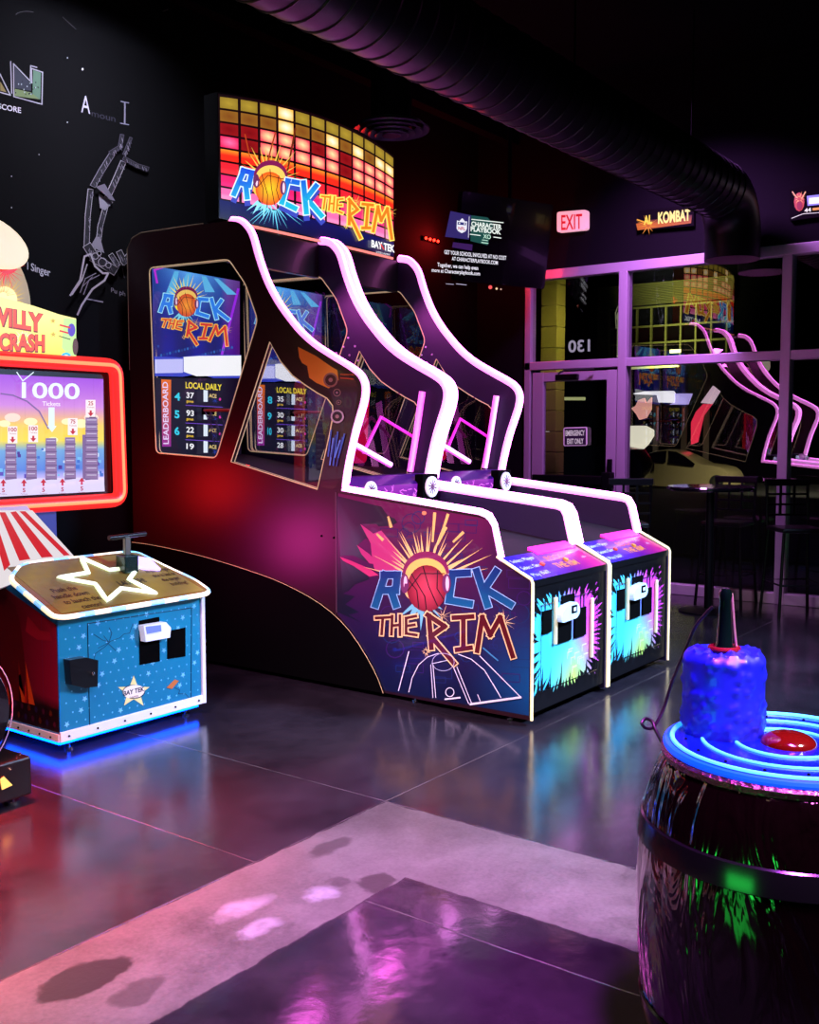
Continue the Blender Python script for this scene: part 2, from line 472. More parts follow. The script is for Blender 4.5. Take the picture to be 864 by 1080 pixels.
M_wall = mat('black_painted_wall', (0.045, 0.045, 0.06), 0.9, spec=0.1, bump=(40, 0.2, 0.003))
M_ceil = mat('black_ceiling', (0.010, 0.010, 0.018), 0.95, spec=0.1)
M_alu = mat('brushed_aluminium', (0.75, 0.73, 0.76), 0.38, 0.35)
M_black = mat('black_laminate', (0.035, 0.035, 0.045), 0.32, coat=0.2)
M_matte = mat('matte_black', (0.008, 0.008, 0.010), 0.9, spec=0.05)
M_metal = mat('dark_painted_steel', (0.07, 0.07, 0.085), 0.35, 0.6)
M_duct = mat('dark_spiral_duct', (0.035, 0.035, 0.06), 0.4, 0.3)
M_chrome = mat('chrome', (0.8, 0.8, 0.82), 0.15, 1.0)
M_glass = glass_mat('window_glass', (0.88, 0.88, 0.90), 2.65)
M_acry = glass_mat('cabinet_window_glass', (0.93, 0.93, 0.95), 1.7)
M_core = mat('led_white_pink', (1, 1, 1), 0.4, em=(1.0, 0.13, 0.86), es=8.0)
M_rim = mat('led_pink_housing', (1, 1, 1), 0.4, em=(1.0, 0.20, 0.80), es=2.3)
M_mag = mat('magenta_glow', (1, 1, 1), 0.4, em=(1.0, 0.05, 0.85), es=1.0)
M_trim = mat('glowing_cream_trim', (0.9, 0.85, 0.6), 0.4, em=(1.0, 0.80, 0.45), es=0.85)
M_trimd = mat('cream_edge_trim', (0.85, 0.72, 0.5), 0.35, em=(1.0, 0.75, 0.45), es=0.30)
M_orange = mat('orange_pink_light_line', (1, 0.5, 0.4), 0.4, em=(1.0, 0.30, 0.25), es=0.9)
M_print = art_mat('printed_panel')
M_mural = art_mat('chalk_mural_paint', 0.0, 0.8, 0.0)
M_sign = art_mat('backlit_print', 1.3)
M_scr = art_mat('screen_picture', 1.15)
M_white = mat('white_plastic', (0.85, 0.85, 0.88), 0.35)

# ---------------------------------------------------------------- room shell
X0, X1, Y0, Y1, H = -9.0, 4.8, -8.0, 11.0, 4.9
YW = 3.45                                  # wall behind the games
FLX, FLY = (X0 + X1 + 0.12) / 2, (Y0 + Y1) / 2
fl = box(B(), (X0, Y0, -0.12), (X1 + 0.12, Y1, 0))
struct('floor', fl, floor_material())
struct('ceiling', box(B(), (X0, Y0, H), (X1 + 0.12, Y1, H + 0.12)), M_ceil)
struct('wall_back', box(B(), (-2.6, YW, 0), (X1, YW + 0.15, H)), M_wall)
struct('wall_left', box(B(), (X0 - 0.15, Y0, 0), (X0, Y1, H)), M_wall)
struct('wall_front', box(B(), (X0, Y0 - 0.15, 0), (X1, Y0, H)), M_wall)
struct('wall_far', box(B(), (X0, Y1, 0), (X1, Y1 + 0.15, H)), M_wall)
wr = B()
box(wr, (X1, Y0, 3.24), (X1 + 0.12, YW + 0.15, H)); box(wr, (X1, 2.86, 0), (X1 + 0.12, YW + 0.15, 3.24)); box(wr, (X1, Y0, 0), (X1 + 0.12, -4.2, 3.24))
box(wr, (X1, YW + 0.15, 0), (X1 + 0.12, Y1, H))
struct('wall_right', wr, M_wall)
# shop front glazing
XG = X1
def bar(bm, y0, z0, y1, z1, x0=XG - 0.03, x1=XG + 0.09): return box(bm, (x0, y0, z0), (x1, y1, z1), 0.006)
fr = B()
bar(fr, -4.2, 3.14, 2.84, 3.235)                 # head
bar(fr, -4.2, 2.215, 2.84, 2.30)                 # transom
for y in (0.15, -1.75, -3.65): bar(fr, y - 0.045, 0.0, y + 0.045, 3.14, XG - 0.036, XG + 0.096)
bar(fr, 1.685, 0.0, 1.775, 3.14, XG - 0.036, XG + 0.096)
bar(fr, -4.2, 0.0, 1.685, 0.10)
bar(fr, 2.77, 0.0, 2.84, 3.14)
win = struct('window_1', fr, M_alu)
for (a, c) in ((1.685, 0.195), (0.105, -1.705), (-1.795, -3.605)):
    for (z0, z1) in ((0.10, 2.215), (2.30, 3.14)):
        struct('pane', box(B(), (XG + 0.028, c, z0), (XG + 0.032, a, z1)), M_glass, win)
struct('pane', box(B(), (XG + 0.028, 1.775, 2.30), (XG + 0.032, 2.77, 3.14)), M_glass, win)
# emergency door under the transom
df = B()
for (y0, y1, z0, z1) in ((1.79, 1.90, 0.02, 2.19), (2.62, 2.75, 0.02, 2.19), (1.895, 2.625, 2.092, 2.188), (1.895, 2.625, 0.022, 0.22)): box(df, (XG - 0.01 - 0.004 * (y1 - y0 < 0.5), y0, z0), (XG + 0.05, y1, z1), 0.005)
door = struct('door_1', df, M_alu)
struct('pane', box(B(), (XG + 0.018, 1.90, 0.22), (XG + 0.022, 2.62, 2.09)), M_glass, door)
pb = B(); box(pb, (XG - 0.10, 1.86, 1.04), (XG - 0.05, 2.70, 1.13), 0.01); box(pb, (XG - 0.11, 1.80, 1.01), (XG - 0.01, 1.90, 1.17), 0.01)
struct('push_bar', pb, M_metal, door)
dc = B(); box(dc, (XG - 0.08, 2.20, 2.10), (XG - 0.02, 2.45, 2.16), 0.008); tube(dc, [(XG - 0.05, 2.42, 2.17), (XG - 0.16, 2.30, 2.19), (XG - 0.05, 2.02, 2.20)], 0.010, 8)
struct('door_closer', dc, M_metal, door)
struct('door_handle', box(B(), (XG - 0.05, 1.82, 0.94), (XG - 0.02, 1.87, 1.30), 0.006), M_metal, door)

# ---------------------------------------------------------------- the basketball game cabinets
W = 0.9293; UW = 0.914; T = 0.030
CURVE = [(1.316, 1.21), (1.294, 1.34), (1.247, 1.52), (1.200, 1.65), (1.165, 1.745), (1.155, 1.825), (1.185, 1.885), (1.255, 1.932), (1.39, 2.0), (1.535, 2.078), (1.65, 2.16),
         (1.745, 2.25), (1.85, 2.367), (1.94, 2.50), (2.01, 2.65), (2.062, 2.79), (2.11, 2.855), (2.168, 2.895), (2.25, 2.912)]
CURVE = [tuple(v)[1:] for v in smooth_path([(0, a, b) for a, b in CURVE], 4)]
RAIL = [(0.222, 0.880), (0.268, 1.06), (0.292, 1.098), (0.335, 1.112), (1.316, 1.21)]
BACKTOP = [(2.30, 2.915), (3.12, 2.93), (3.21, 2.905), (3.26, 2.84)]
ARC = [tuple(v)[1:] for v in smooth_path([(0, a, b) for a, b in [(3.26, 0.78), (3.0, 0.772), (2.57, 0.736), (2.12, 0.675), (1.785, 0.612), (1.468, 0.51), (1.242, 0.372), (1.06, 0.166), (0.985, 0.03)]], 3)]
SHELL = [(0.0, 0.03), (0.0, 0.78)] + RAIL[:-1] + CURVE + BACKTOP + [(3.26, 0.03)]
W1 = round_poly([(3.03, 2.69), (2.25, 2.67), (2.10, 2.50), (1.995, 2.27), (2.392, 1.392), (2.994, 1.42)], 0.04)
W2 = [(1.89, 2.125), (1.80, 2.0), (1.70, 1.91), (1.60, 1.852), (1.50, 1.80), (1.42, 1.765), (1.375, 1.72), (1.372, 1.66), (1.40, 1.55), (1.502, 1.214), (2.252, 1.37)]

def side_mesh(x0, x1, windows=True):
    bm = B()
    prism(bm, SHELL, x0, x1, lambda u, v, t: (t, u, v), [W1, W2] if windows else [])
    return bm

def sx(x):          # plane x = const as seen in the photograph
    return lambda px, py: at('x', x, px, py)
def sy(y): return lambda px, py: at('y', y, px, py)
def cp(ox, oy, s): return lambda u, v: (ox + u / s, oy + v / s)

def make_picture(scr, rows):
    a = Art(sy(3.012), (0, -1, 0), 0.0012)
    q = cp(120, 220, 3.857)
    def stage(u, v):
        v2 = v
        base = (0.04, 0.08, 0.40); glow = max(0, 1 - v2 * 1.6) * max(0, 1 - abs(u - 0.45) * 1.5)
        return (base[0] + 0.35 * glow + 0.25 * (u > 0.8), base[1] + 0.62 * glow, min(1, base[2] + 0.6 * glow + 0.2 * math.sin(9 * u) ** 2 * v2))
    TL, TR, BR, BL = q(155, 232), q(512, 296), q(512, 618), q(160, 618)
    a.grid([TL, TR, BR, BL], stage, 14, 12)
    a.up()
    for k, (x0, x1, y1) in enumerate(((250, 215, 360), (300, 270, 330), (360, 380, 340), (410, 470, 350))): a.poly([q(x0 - 4, 238 + (x0 - 160) * 0.18), q(x0 + 14, 240 + (x0 - 160) * 0.18), q(x1 + 30, y1), q(x1 - 10, y1)], '5fb8e8')
    for k in range(26): a.disc(q(180 + 12 * k, 560 + (k * 37 % 40)), 1.1, 1.6, ('1f4f9f', '2a6fb8', '163a80')[k % 3], 7)
    a.stroke([q(175, 300), q(165, 250), q(200, 238)], 2.2, 'c030d8'); a.stroke([q(505, 330), q(440, 590)], 2.6, '9a2ae0')
    FR = affine([(60, 385), (795, 385), (105, 205)], [q(180, 420), q(475, 458), q(200, 345)])
    FM = affine([(70, 440), (790, 645), (720, 420)], [q(188, 450), q(460, 560), q(452, 478)])
    kk = 0.103
    logo_rock(a, FR, kk, lambda x, y: '2a7ee8', 'a8f0ff', lw=7, splash='ffe83a', hot=('d8451a', 'ffa030'))
    logo_rim(a, FM, kk, 'd8352a', 'ffc23a', lw=8)
    # white band painted into the picture in place of a window reflection
    a.up().poly([q(160, 602), q(270, 606), q(272, 604), q(350, 596), q(512, 596), q(512, 690), q(400, 690), q(345, 672), q(275, 684), q(162, 682)], '3a48c8')
    a.up().poly([q(162, 614), q(275, 612), q(275, 668), q(162, 670)], 'c8c8ff'); a.poly([q(278, 604), q(340, 600), q(512, 598), q(512, 680), q(330, 682), q(278, 664)], 'ffffff')
    # leaderboard half
    a.up().poly([q(160, 688), q(512, 692), q(512, 1010), q(165, 995)], '08061c')
    a.up().grid([q(186, 695), q(226, 697), q(226, 968), q(190, 968)], lambda u, v: (0.95 - 0.35 * v, 0.45 - 0.3 * v, 0.05 + 0.55 * v), 2, 6)
    a.up().text('LEADERBOARD', q(216, 958), (q(212, 705)[0] - q(216, 958)[0], q(212, 705)[1] - q(216, 958)[1]), (q(190, 830)[0] - q(212, 830)[0], 0), 'f2dcff', 0.02)
    a.text('LOCAL DAILY', q(285, 730), (38, 2.6), (0, -6.5), 'ffe63a', 0.02)
    for r, (nn, s1) in enumerate(rows):
        y = (778, 850, 918, 985)[r]
        if r < 3:
            a.text(nn, q(240, y), (5.2 if r else 6.0, 0.8), (0, -8), '36d8f0', 0.03)
        a.text(s1, q(288, y - 8), (8, 0.6), (0, -6), 'ffffff', 0.02)
        if r < 3: a.text('games', q(288, y + 10), (7.5, 0.6), (0, -3), 'ffd23a', 0.01)
        a.poly([q(330, y - 40), q(352, y - 38), q(352, y + 12), q(330, y + 12)], '1c1c2c'); a.poly([q(358, y - 40), q(375, y - 38), q(375, y + 8), q(358, y + 8)], 'e8f4ff')
        a.text('ACE', q(380, y - 10), (8, 0.7), (0, -4), 'ffe08a', 0.01); a.burst(q(405, y + 5), 0.5, 5, 7, '3050c8', seed=r); a.disc(q(425, y - 2), 1.2, 1.6, 'd8309a', 8)
        a.stroke([q(285, y + 22), q(435, y + 30)], 0.5, '8a5ae8')
    return a.done('picture', M_scr, scr, 'lit picture with game logo above a leaderboard')

def make_cabinet():
    root = thing('arcade_basketball_game', 'black basketball arcade cabinet nearest the camera with printed long side', 'arcade game', (0, 0, 0), 'basketball arcade cabinets side by side')
    M_body = mat('cabinet_side_laminate', (0.13, 0.015, 0.045), 0.40)
    M_in = mat('cabinet_inner_laminate', (0.09, 0.035, 0.20), 0.5)
    for side, (a, b) in enumerate(((0.0, T), (UW - T, UW))):
        bm = side_mesh(a, b)
        sp = obj('side_panel', bm, M_body if side == 0 else M_in, root)
        for wpoly in (W1, W2):
            xm = (a + b) / 2
            obj('window_pane', prism(B(), wpoly, xm - 0.002, xm + 0.002, lambda u, v, t: (t, u, v)), M_acry, sp)
            e = B()
            for xx in ((a - 0.001, b + 0.001)):
                tube(e, [(xx, p[0], p[1]) for p in wpoly], 0.0038, 6, closed=True)
            obj('window_edging', e, M_trimd, sp, 'cream edging round the side window')
        # LED tube on the edge: housing behind, bright core in front
        xc = (T + 0.001) if side == 0 else (UW - T - 0.001)
        path = [(xc, p[0], p[1]) for p in RAIL[:-1]] + [(xc, p[0], p[1]) for p in CURVE]
        # push the core a little out from the edge
        def offset(path, d):
            out = []
            for i, p in enumerate(path):
                q0 = Vector(path[max(i - 1, 0)]); q1 = Vector(path[min(i + 1, len(path) - 1)])
                t = (q1 - q0).normalized(); n = Vector((0, -t.z, t.y)); out.append(Vector(p) + n * d)
            return out
        hs = obj('light_strip', tube(B(), offset(path, 0.004), 0.0255, 12), M_rim, root, 'pink glowing light strip', smooth=True)
        obj('light_core', tube(B(), offset(path, 0.0165), 0.0172, 10), M_core, hs, 'white-hot core of the strip', smooth=True)
        balls('clip', [offset(path, 0.010)[k] + Vector((-0.022, 0, 0)) for k in range(6, len(path) - 3, 9)], 0.0035, M_matte, hs)
        # cream edge trim down the front corner and up the deck edge
        tr = B(); xt = 0.004 if side == 0 else UW - 0.004
        tube(tr, [(xt, -0.004, 0.03), (xt, -0.004, 0.765), (xt, 0.006, 0.788), (xt, 0.218, 0.892)], 0.0085, 8)
        obj('edge_trim', tr, M_trim, root, 'glowing cream edge trim', smooth=True)
        tr = B(); tube(tr, [(xt, 2.49, 2.925), (xt, 3.12, 2.937), (xt, 3.215, 2.91), (xt, 3.268, 2.84), (xt, 3.268, 2.0)], 0.004, 6)
        obj('edge_trim', tr, mat('dull_edge_trim', (0.5, 0.42, 0.35), 0.4), root)
    # black lower panel under the curved edge, standing just proud of the side
    low = [(3.255, 0.775)] + ARC[1:] + [(0.985, 0.0305), (3.255, 0.0305)]
    obj('lower_panel', prism(B(), low, -0.012, -0.0005, lambda u, v, t: (t, u, v)), M_matte, root)
    obj('curved_trim', tube(B(), [(-0.013, p[0], p[1]) for p in ARC], 0.0014, 6), M_trimd, root)
    # rear, roof, header, floor of the cabinet
    obj('rear_panel', box(B(), (T, 3.20, 0.03), (UW - T, 3.25, 2.90)), M_black, root)
    obj('roof_panel', box(B(), (T, 2.32, 2.86), (UW - T, 3.20, 2.90)), M_black, root)
    obj('header_panel', box(B(), (T, 2.26, 2.66), (UW - T, 2.31, 2.90), 0.004), M_black, root)
    # front face and coin door
    fp = obj('front_panel', box(B(), (T, 0.008, 0.06), (UW - T, 0.03, 0.775)), M_black, root)
    a = Art(sy(0.008), (0, -1, 0))
    fq = cp(545, 560, 5.4)
    def hue(u, v):        # print colours: cyan left, magenta right, lime below
        cy = (0.30, 0.88, 1.0); mg = (1.0, 0.30, 0.88); ye = (0.88, 1.0, 0.40)
        t = min(max((u - 0.42) * 3.2 - (v - 0.45) * 1.2, 0), 1); s = min(max((v - 0.45) * 2.2, 0), 1) * max(0, 1 - abs(u - 0.55) * 2.8)
        c = [cy[i] * (1 - t) + mg[i] * t for i in range(3)]
        return tuple(c[i] * (1 - s) + ye[i] * s for i in range(3))
    # splash of paint with ragged edges on black
    cc = (0.40, 0.44); Pf = lambda u, v: (0.045 + u * 0.83, 0.69 - v * 0.56)     # panel-relative (u right, v down) -> (x, z)
    a.fn = lambda x, z: Vector((x, 0.008, z))
    rnd = random.Random(11); pts = []
    n = 130
    for k in range(n):
        t = 2 * PI * k / n; ex = 0.47; ez = 0.47
        r = 0.98 + (0.25 * rnd.random() if k % 2 else -0.24 * rnd.random())
        sq = 1 / max(abs(math.cos(t)), abs(math.sin(t))) ** 0.55
        u = min(max(0.43 + ex * r * sq * math.cos(t), 0.0), 1.0); v = min(max(0.5 + ez * r * sq * math.sin(t), 0.0), 1.0)
        pts.append((u, v))
    for k in range(n):
        q0, q1 = pts[k], pts[(k + 1) % n]; mid = (0.43, 0.5)
        for s0 in range(5):
            l0, l1 = s0 / 5, (s0 + 1) / 5
            quad = [(mid[0] + (p[0] - mid[0]) * l, mid[1] + (p[1] - mid[1]) * l) for p, l in ((q0, l0), (q0, l1), (q1, l1), (q1, l0))]
            a._face([Pf(*p) for p in quad], [lin(hue(*p)) for p in quad])
    a.up()
    for k in range(34):     # black drips from above and below
        u = rnd.random() * 0.95; w_ = 0.010 + 0.018 * rnd.random()
        if k % 2: h = 0.10 + 0.16 * rnd.random(); a.poly([Pf(u, -0.02), Pf(u + w_ * 1.4, -0.02), Pf(u + w_, h), Pf(u + w_ * 0.3, h)], '050507')
        else: h = 0.08 + 0.22 * rnd.random(); a.poly([Pf(u, 1.04), Pf(u + w_ * 1.8, 1.04), Pf(u + w_ + 0.02, 1 - h)], '050507')
    for k in range(10): u = 0.45 + 0.25 * rnd.random(); v = 0.62 + 0.25 * rnd.random(); a.stroke([Pf(u, v), Pf(u + 0.06, v)], 0.006, 'eef6a0'); a.stroke([Pf(u, v), Pf(u, v + 0.06)], 0.005, 'f4f9c8')
    a.done('front_artwork', M_print, fp, 'paint-splash print in cyan, magenta and lime')
    cdoor = obj('coin_door', box(B(), (0.10, -0.001, 0.165), (0.775, 0.006, 0.635), 0.0015), glass_mat('door_film', (0.95, 0.95, 0.97), 1.25), root)
    e = B()
    for p, q in (((0.10, 0.165), (0.775, 0.165)), ((0.775, 0.165), (0.775, 0.635)), ((0.10, 0.635), (0.775, 0.635)), ((0.10, 0.165), (0.10, 0.635))):
        cyl(e, (p[0], -0.003, p[1]), (q[0], -0.003, q[1]), 0.0022, 6)
    obj('door_edge', e, M_chrome, cdoor)
    for (x0, z0, x1, z1) in ((0.115, 0.475, 0.215, 0.60), (0.285, 0.395, 0.445, 0.545), (0.485, 0.395, 0.625, 0.560), (0.33, 0.60, 0.48, 0.655)):
        b = B(); box(b, (x0, -0.006, z0), (x1, 0.004, z1), 0.002); obj('coin_slot', b, M_matte, root)
    for (x, z0, z1) in ((0.255, 0.40, 0.66), (0.695, 0.25, 0.60)):
        obj('lit_bar', box(B(), (x - 0.012, -0.014, z0), (x + 0.012, 0.002, z1), 0.004), mat('pale_bar', (0.85, 0.85, 0.65), 0.3, em=(0.9, 0.85, 0.5), es=0.25), root)
    ba = B(); prism(ba, round_poly([(0.255, 0.52), (0.44, 0.525), (0.475, 0.56), (0.44, 0.618), (0.32, 0.610), (0.255, 0.575)], 0.03), -0.045, 0.0, lambda u, v, t: (u, t, v))
    rd = obj('card_reader', ba, mat('card_reader_shell', (0.75, 0.88, 0.95), 0.3, em=(0.5, 0.85, 1.0), es=0.18), root, 'white card reader lit pale blue')
    obj('reader_screen', box(B(), (0.365, -0.050, 0.558), (0.425, -0.044, 0.602), 0.002), M_matte, rd)
    obj('reader_light', box(B(), (0.382, -0.052, 0.57), (0.408, -0.050, 0.59)), mat('reader_pale', (0.7, 0.8, 0.9), 0.3, em=(0.6, 0.8, 1.0), es=0.8), rd)
    # control deck
    dk = B(); prism(dk, [(0.0, 0.74), (0.0, 0.778), (0.222, 0.880), (0.222, 0.82)], T, UW - T, lambda u, v, t: (t, u, v))
    deck = obj('control_deck', dk, M_black, root)
    dn = Vector((0, -0.102, 0.222)).normalized()
    a = Art(lambda u, v: Vector((T + u * (UW - 2 * T), v * 0.222, 0.778 + v * 0.102)), dn)
    def dcol(u, v):
        c0 = (0.05, 0.10, 0.75); c1 = (0.30, 0.05, 0.45); c2 = (0.80, 0.05, 0.40)
        t = u
        return tuple((c0[i] * (1 - t * 2) + c1[i] * t * 2) if t < 0.5 else (c1[i] * (2 - 2 * t) + c2[i] * (2 * t - 1)) for i in range(3))
    a.grid([(0, 1), (1, 1), (1, 0), (0, 0)], lambda u, v: dcol(u, v), 10, 2)
    a.up().text('Select Player', (0.05, 0.72), (0.30, 0.02), (0, 0.13), 'b8c8ff', 0.01); a.text('Select Game', (0.05, 0.42), (0.28, 0.02), (0, 0.13), 'b8c8ff', 0.01); a.text('Play Ball!', (0.05, 0.12), (0.22, 0.02), (0, 0.13), 'b8c8ff', 0.01)
    a.text('ROCK', (0.44, 0.55), (0.22, 0), (0, 0.2), 'd05a30', 0.02); a.text('THE RIM', (0.42, 0.22), (0.30, 0), (0, 0.22), 'e8853a', 0.02)
    a.burst((0.80, 0.70), 0.01, 0.11, 9, 'f4dfe8', seed=3); a.burst((0.88, 0.45), 0.01, 0.07, 7, 'e9c7d8', seed=5)
    a.done('deck_artwork', M_print, deck, 'blue to magenta print with lines of writing')
    obj('deck_lit_patch', prism(B(), [(0.190, 0.8665), (0.190, 0.8720), (0.26, 0.905), (0.26, 0.880)], 0.40, UW - T - 0.03, lambda u, v, t: (t, u, v)), mat('deck_magenta', (1, 0.1, 0.7), 0.4, em=(1.0, 0.06, 0.55), es=0.75), root, 'magenta lit patch on the deck')  # thin glowing slab stands in for a lit patch on the deck
    for k, u in enumerate((0.30, 0.62)):
        c = Vector((T + u * (UW - 2 * T), 0.10, 0.827)); obj('button', cyl(B(), c, c + dn * 0.012, 0.016, 16), mat('button_%d' % k, (0.8, 0.3 + 0.3 * k, 0.2), 0.3), deck)
    # lane: ramp, crossbar with clocks
    rp = B(); prism(rp, [(0.225, 0.80), (0.225, 0.882), (1.30, 1.03), (2.3, 1.30), (3.19, 1.42), (3.19, 1.0)], T, UW - T, lambda u, v, t: (t, u, v))
    obj('ball_ramp', rp, mat('ramp_carpet', (0.03, 0.03, 0.06), 0.6), root)
    xb = B(); prism(xb, [(1.26, 1.06), (1.245, 1.235), (1.32, 1.29), (1.42, 1.29), (1.42, 1.06)], T, UW - T, lambda u, v, t: (t, u, v))
    cross = obj('crossbar', xb, mat('crossbar_violet', (0.20, 0.03, 0.35), 0.3, coat=0.5), root)
    bz = Vector((0, -1, 0.085)).normalized(); bz = Vector((0, -0.175, -0.015)).normalized()
    a = Art(lambda x, z: Vector((x, 1.2605 - (z - 1.06) * 0.0857, z)), (0, -1, 0))
    a.grid([(T, 1.23), (UW - T, 1.23), (UW - T, 1.065), (T, 1.065)], lambda u, v: (0.50 - 0.2 * abs(u - 0.5), 0.03, 0.62), 10, 2)
    a.up(); rnd2 = random.Random(4)
    for k in range(46):
        x = 0.22 + 0.50 * rnd2.random(); z = 1.09 + 0.11 * rnd2.random(); t = rnd2.random() * PI
        a.stroke([(x, z), (x + 0.035 * math.cos(t), z + 0.03 * math.sin(t))], 0.006, 'e069ee')
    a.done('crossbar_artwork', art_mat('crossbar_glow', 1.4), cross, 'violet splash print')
    obj('clock_housing', box(B(), (UW - T - 0.20, 1.20, 1.06), (UW - T - 0.03, 1.27, 1.29), 0.006), M_matte, cross)
    for xcen, yy, r in ((UW - T - 0.115, 1.198, 0.068), (0.19, 1.243, 0.056)):
        c = obj('clock_dial', cyl(B(), (xcen, yy, 1.208), (xcen, yy - 0.012, 1.208), r, 28), mat('dial_white', (0.95, 0.95, 0.95), 0.4, em=(1, 0.9, 1), es=0.15), cross, 'round white dial with a black star mark')
        a = Art(lambda x, z, yy=yy: Vector((x, yy - 0.012, z)), (0, -1, 0)); a.up()
        for k in range(5):
            t = PI * k / 5 + 0.4; a.stroke([(xcen - r * 0.62 * math.cos(t), 1.208 - r * 0.62 * math.sin(t)), (xcen + r * 0.62 * math.cos(t), 1.208 + r * 0.62 * math.sin(t))], 0.009, '101030')
        a.disc((xcen, 1.208), r * 0.22, r * 0.22, '101030', 12)
        a.done('dial_mark', M_print, c)
    # inner light bar; slanting and bent bars imitate reflections of the light strips
    ib = B(); tube(ib, [(UW - T - 0.03, 1.43, 1.30), (UW - T - 0.03, 1.38, 1.55), (UW - T - 0.03, 1.33, 1.83)], 0.022, 10)
    obj('inner_glow', ib, M_mag, root, 'upright magenta light bar inside', smooth=True)
    ib = B(); tube(ib, [(0.16, 1.45, 1.535), (0.60, 1.40, 1.35)], 0.020, 8)
    obj('inner_glow', ib, M_mag, root, 'slanting magenta bar imitating a reflected light strip')
    ib = B(); tube(ib, [(0.38, 1.45, 1.43), (0.60, 1.48, 1.66), (0.88, 1.42, 1.53)], 0.011, 8)
    obj('inner_glow', ib, mat('dim_magenta_reflection', (1, 0.1, 0.8), 0.4, em=(1, 0.05, 0.75), es=0.45), root, 'bent magenta bar imitating reflected rails')
    # clear ball guards
    g = B(); prism(g, [(0.22, 1.36), (0.30, 1.66), (0.86, 1.83), (0.86, 1.32)], 1.52, 1.524, lambda u, v, t: (u, t, v))
    obj('ball_guard', g, glass_mat('violet_acrylic', (0.72, 0.5, 0.8), 1.6), root)
    # red padded arm at the front of the lane, hoop and net deep inside
    bb = B(); prism(bb, round_poly([(0.40, 1.36), (0.60, 1.36), (0.63, 1.80), (0.36, 1.84)], 0.04), 1.60, 1.63, lambda u, v, t: (u, t, v))
    obj('red_guard', bb, mat('red_guard_panel', (0.85, 0.03, 0.10), 0.35, em=(1.0, 0.01, 0.05), es=0.30), root, 'red lit guard panel')
    hx, hy, hz = 0.46, 2.80, 1.72
    hp = B(); tube(hp, [(hx + 0.14 * math.cos(t), hy + 0.14 * math.sin(t), hz) for t in [2 * PI * k / 28 for k in range(28)]], 0.009, 8, closed=True)
    bo = obj('hoop', hp, mat('hoop_orange', (0.6, 0.12, 0.03), 0.4), root, smooth=True)
    obj('hoop_bracket', box(B(), (hx - 0.04, hy + 0.14, hz - 0.03), (hx + 0.04, 3.01, hz + 0.02), 0.004), M_matte, bo)
    nt_ = B()
    for k in range(12):
        t = 2 * PI * k / 12
        for d in (1, -1):
            tube(nt_, [(hx + r * math.cos(t + d * s), hy + r * math.sin(t + d * s), hz - 0.01 - z) for r, s, z in ((0.138, 0, 0), (0.11, 0.26, 0.08), (0.09, 0.52, 0.17), (0.085, 0.78, 0.24))], 0.0018, 5)
    obj('net', nt_, mat('net_cord', (0.25, 0.2, 0.35), 0.6), bo)
    # display at the back of the lane
    scr = obj('display', box(B(), (T + 0.005, 3.015, 1.40), (UW - T - 0.005, 3.06, 2.72), 0.004), M_matte, root)
    make_picture(scr, (('4', '37'), ('5', '93'), ('6', '22'), ('7', '19')))
    for nm_, loc_, tgt_, sz_, cl_, en_ in (('lane_lamp', (UW / 2, 2.15, 2.55), (UW / 2, 1.2, 1.1), 0.3, (1.0, 0.12, 0.8), 9),):
        lamp = area(nm_, loc_, tgt_, sz_, cl_, en_); lamp.parent = root
    # mounting studs inside the right panel
    balls('stud', [(UW - T - 0.002, py, pz) for (py, pz) in ((1.99, 2.22), (1.93, 2.16), (1.98, 2.10), (2.03, 2.16), (2.05, 2.04), (1.90, 2.06), (2.10, 2.12))], 0.009, mat('pale_stud', (0.9, 0.85, 0.95), 0.4), root)
    # levelling feet
    for (x, y) in ((0.06, 0.16), (UW - 0.06, 0.16), (0.06, 0.80), (UW - 0.06, 3.1), (0.06, 3.1)):
        f = B(); cyl(f, (x, y, 0.0), (x, y, 0.010), 0.026, 14); cyl(f, (x, y, 0.010), (x, y, 0.06), 0.009, 10); obj('levelling_foot', f, M_chrome, root)
    obj('bottom_board', box(B(), (T, 0.04, 0.035), (UW - T, 3.2, 0.06)), M_matte, root)
    # shelf band between front print and deck
    # ---- long side artwork of the front half, in the print's own colours
    a = Art(sx(0.0), (-1, 0, 0), 0.0005)
    q = cp(340, 490, 3.6)
    # background: wine to violet to teal, split into cells for a smooth print gradient
    outl = [(0.01, 0.055), (0.01, 0.768), (0.205, 0.868), (0.25, 1.055), (0.275, 1.088), (0.33, 1.098), (1.335, 1.195), (1.345, 0.46), (1.242, 0.372), (1.06, 0.166), (0.99, 0.045)]
    def bg(y, z):
        tt = min(max((z - 0.05) / 1.05, 0), 1); s = min(max(y / 1.3, 0), 1)
        top = (0.36, 0.04, 0.26); bot = (0.02, 0.06, 0.20); teal = (0.02, 0.32, 0.52); blk = (0.02, 0.02, 0.05)
        c = [bot[i] * (1 - tt) + top[i] * tt for i in range(3)]
        k = max(0, 1 - y / 0.42) * max(0, 1 - abs(z - 0.22) / 0.55); c = [c[i] * (1 - k) + teal[i] * k for i in range(3)]
        k = min(max((0.30 - y) / 0.3, 0), 1) * min(max((z - 0.5) / 0.3, 0), 1); c = [c[i] * (1 - 0.8 * k) + (0.05, 0.03, 0.16)[i] * 0.8 * k for i in range(3)]
        return c
    bmt = bmesh.new(); vs = [bmt.verts.new((0, p[0], p[1])) for p in outl]; bmt.faces.new(vs)
    for ax_, lo, hi in ((1, 0.0, 1.35), (2, 0.0, 1.2)):
        for k in range(1, 13):
            c = lo + (hi - lo) * k / 13; no = Vector((0, 0, 0)); no[ax_] = 1; co = Vector((0, 0, 0)); co[ax_] = c
            bmesh.ops.bisect_plane(bmt, geom=bmt.verts[:] + bmt.edges[:] + bmt.faces[:], plane_co=co, plane_no=no)
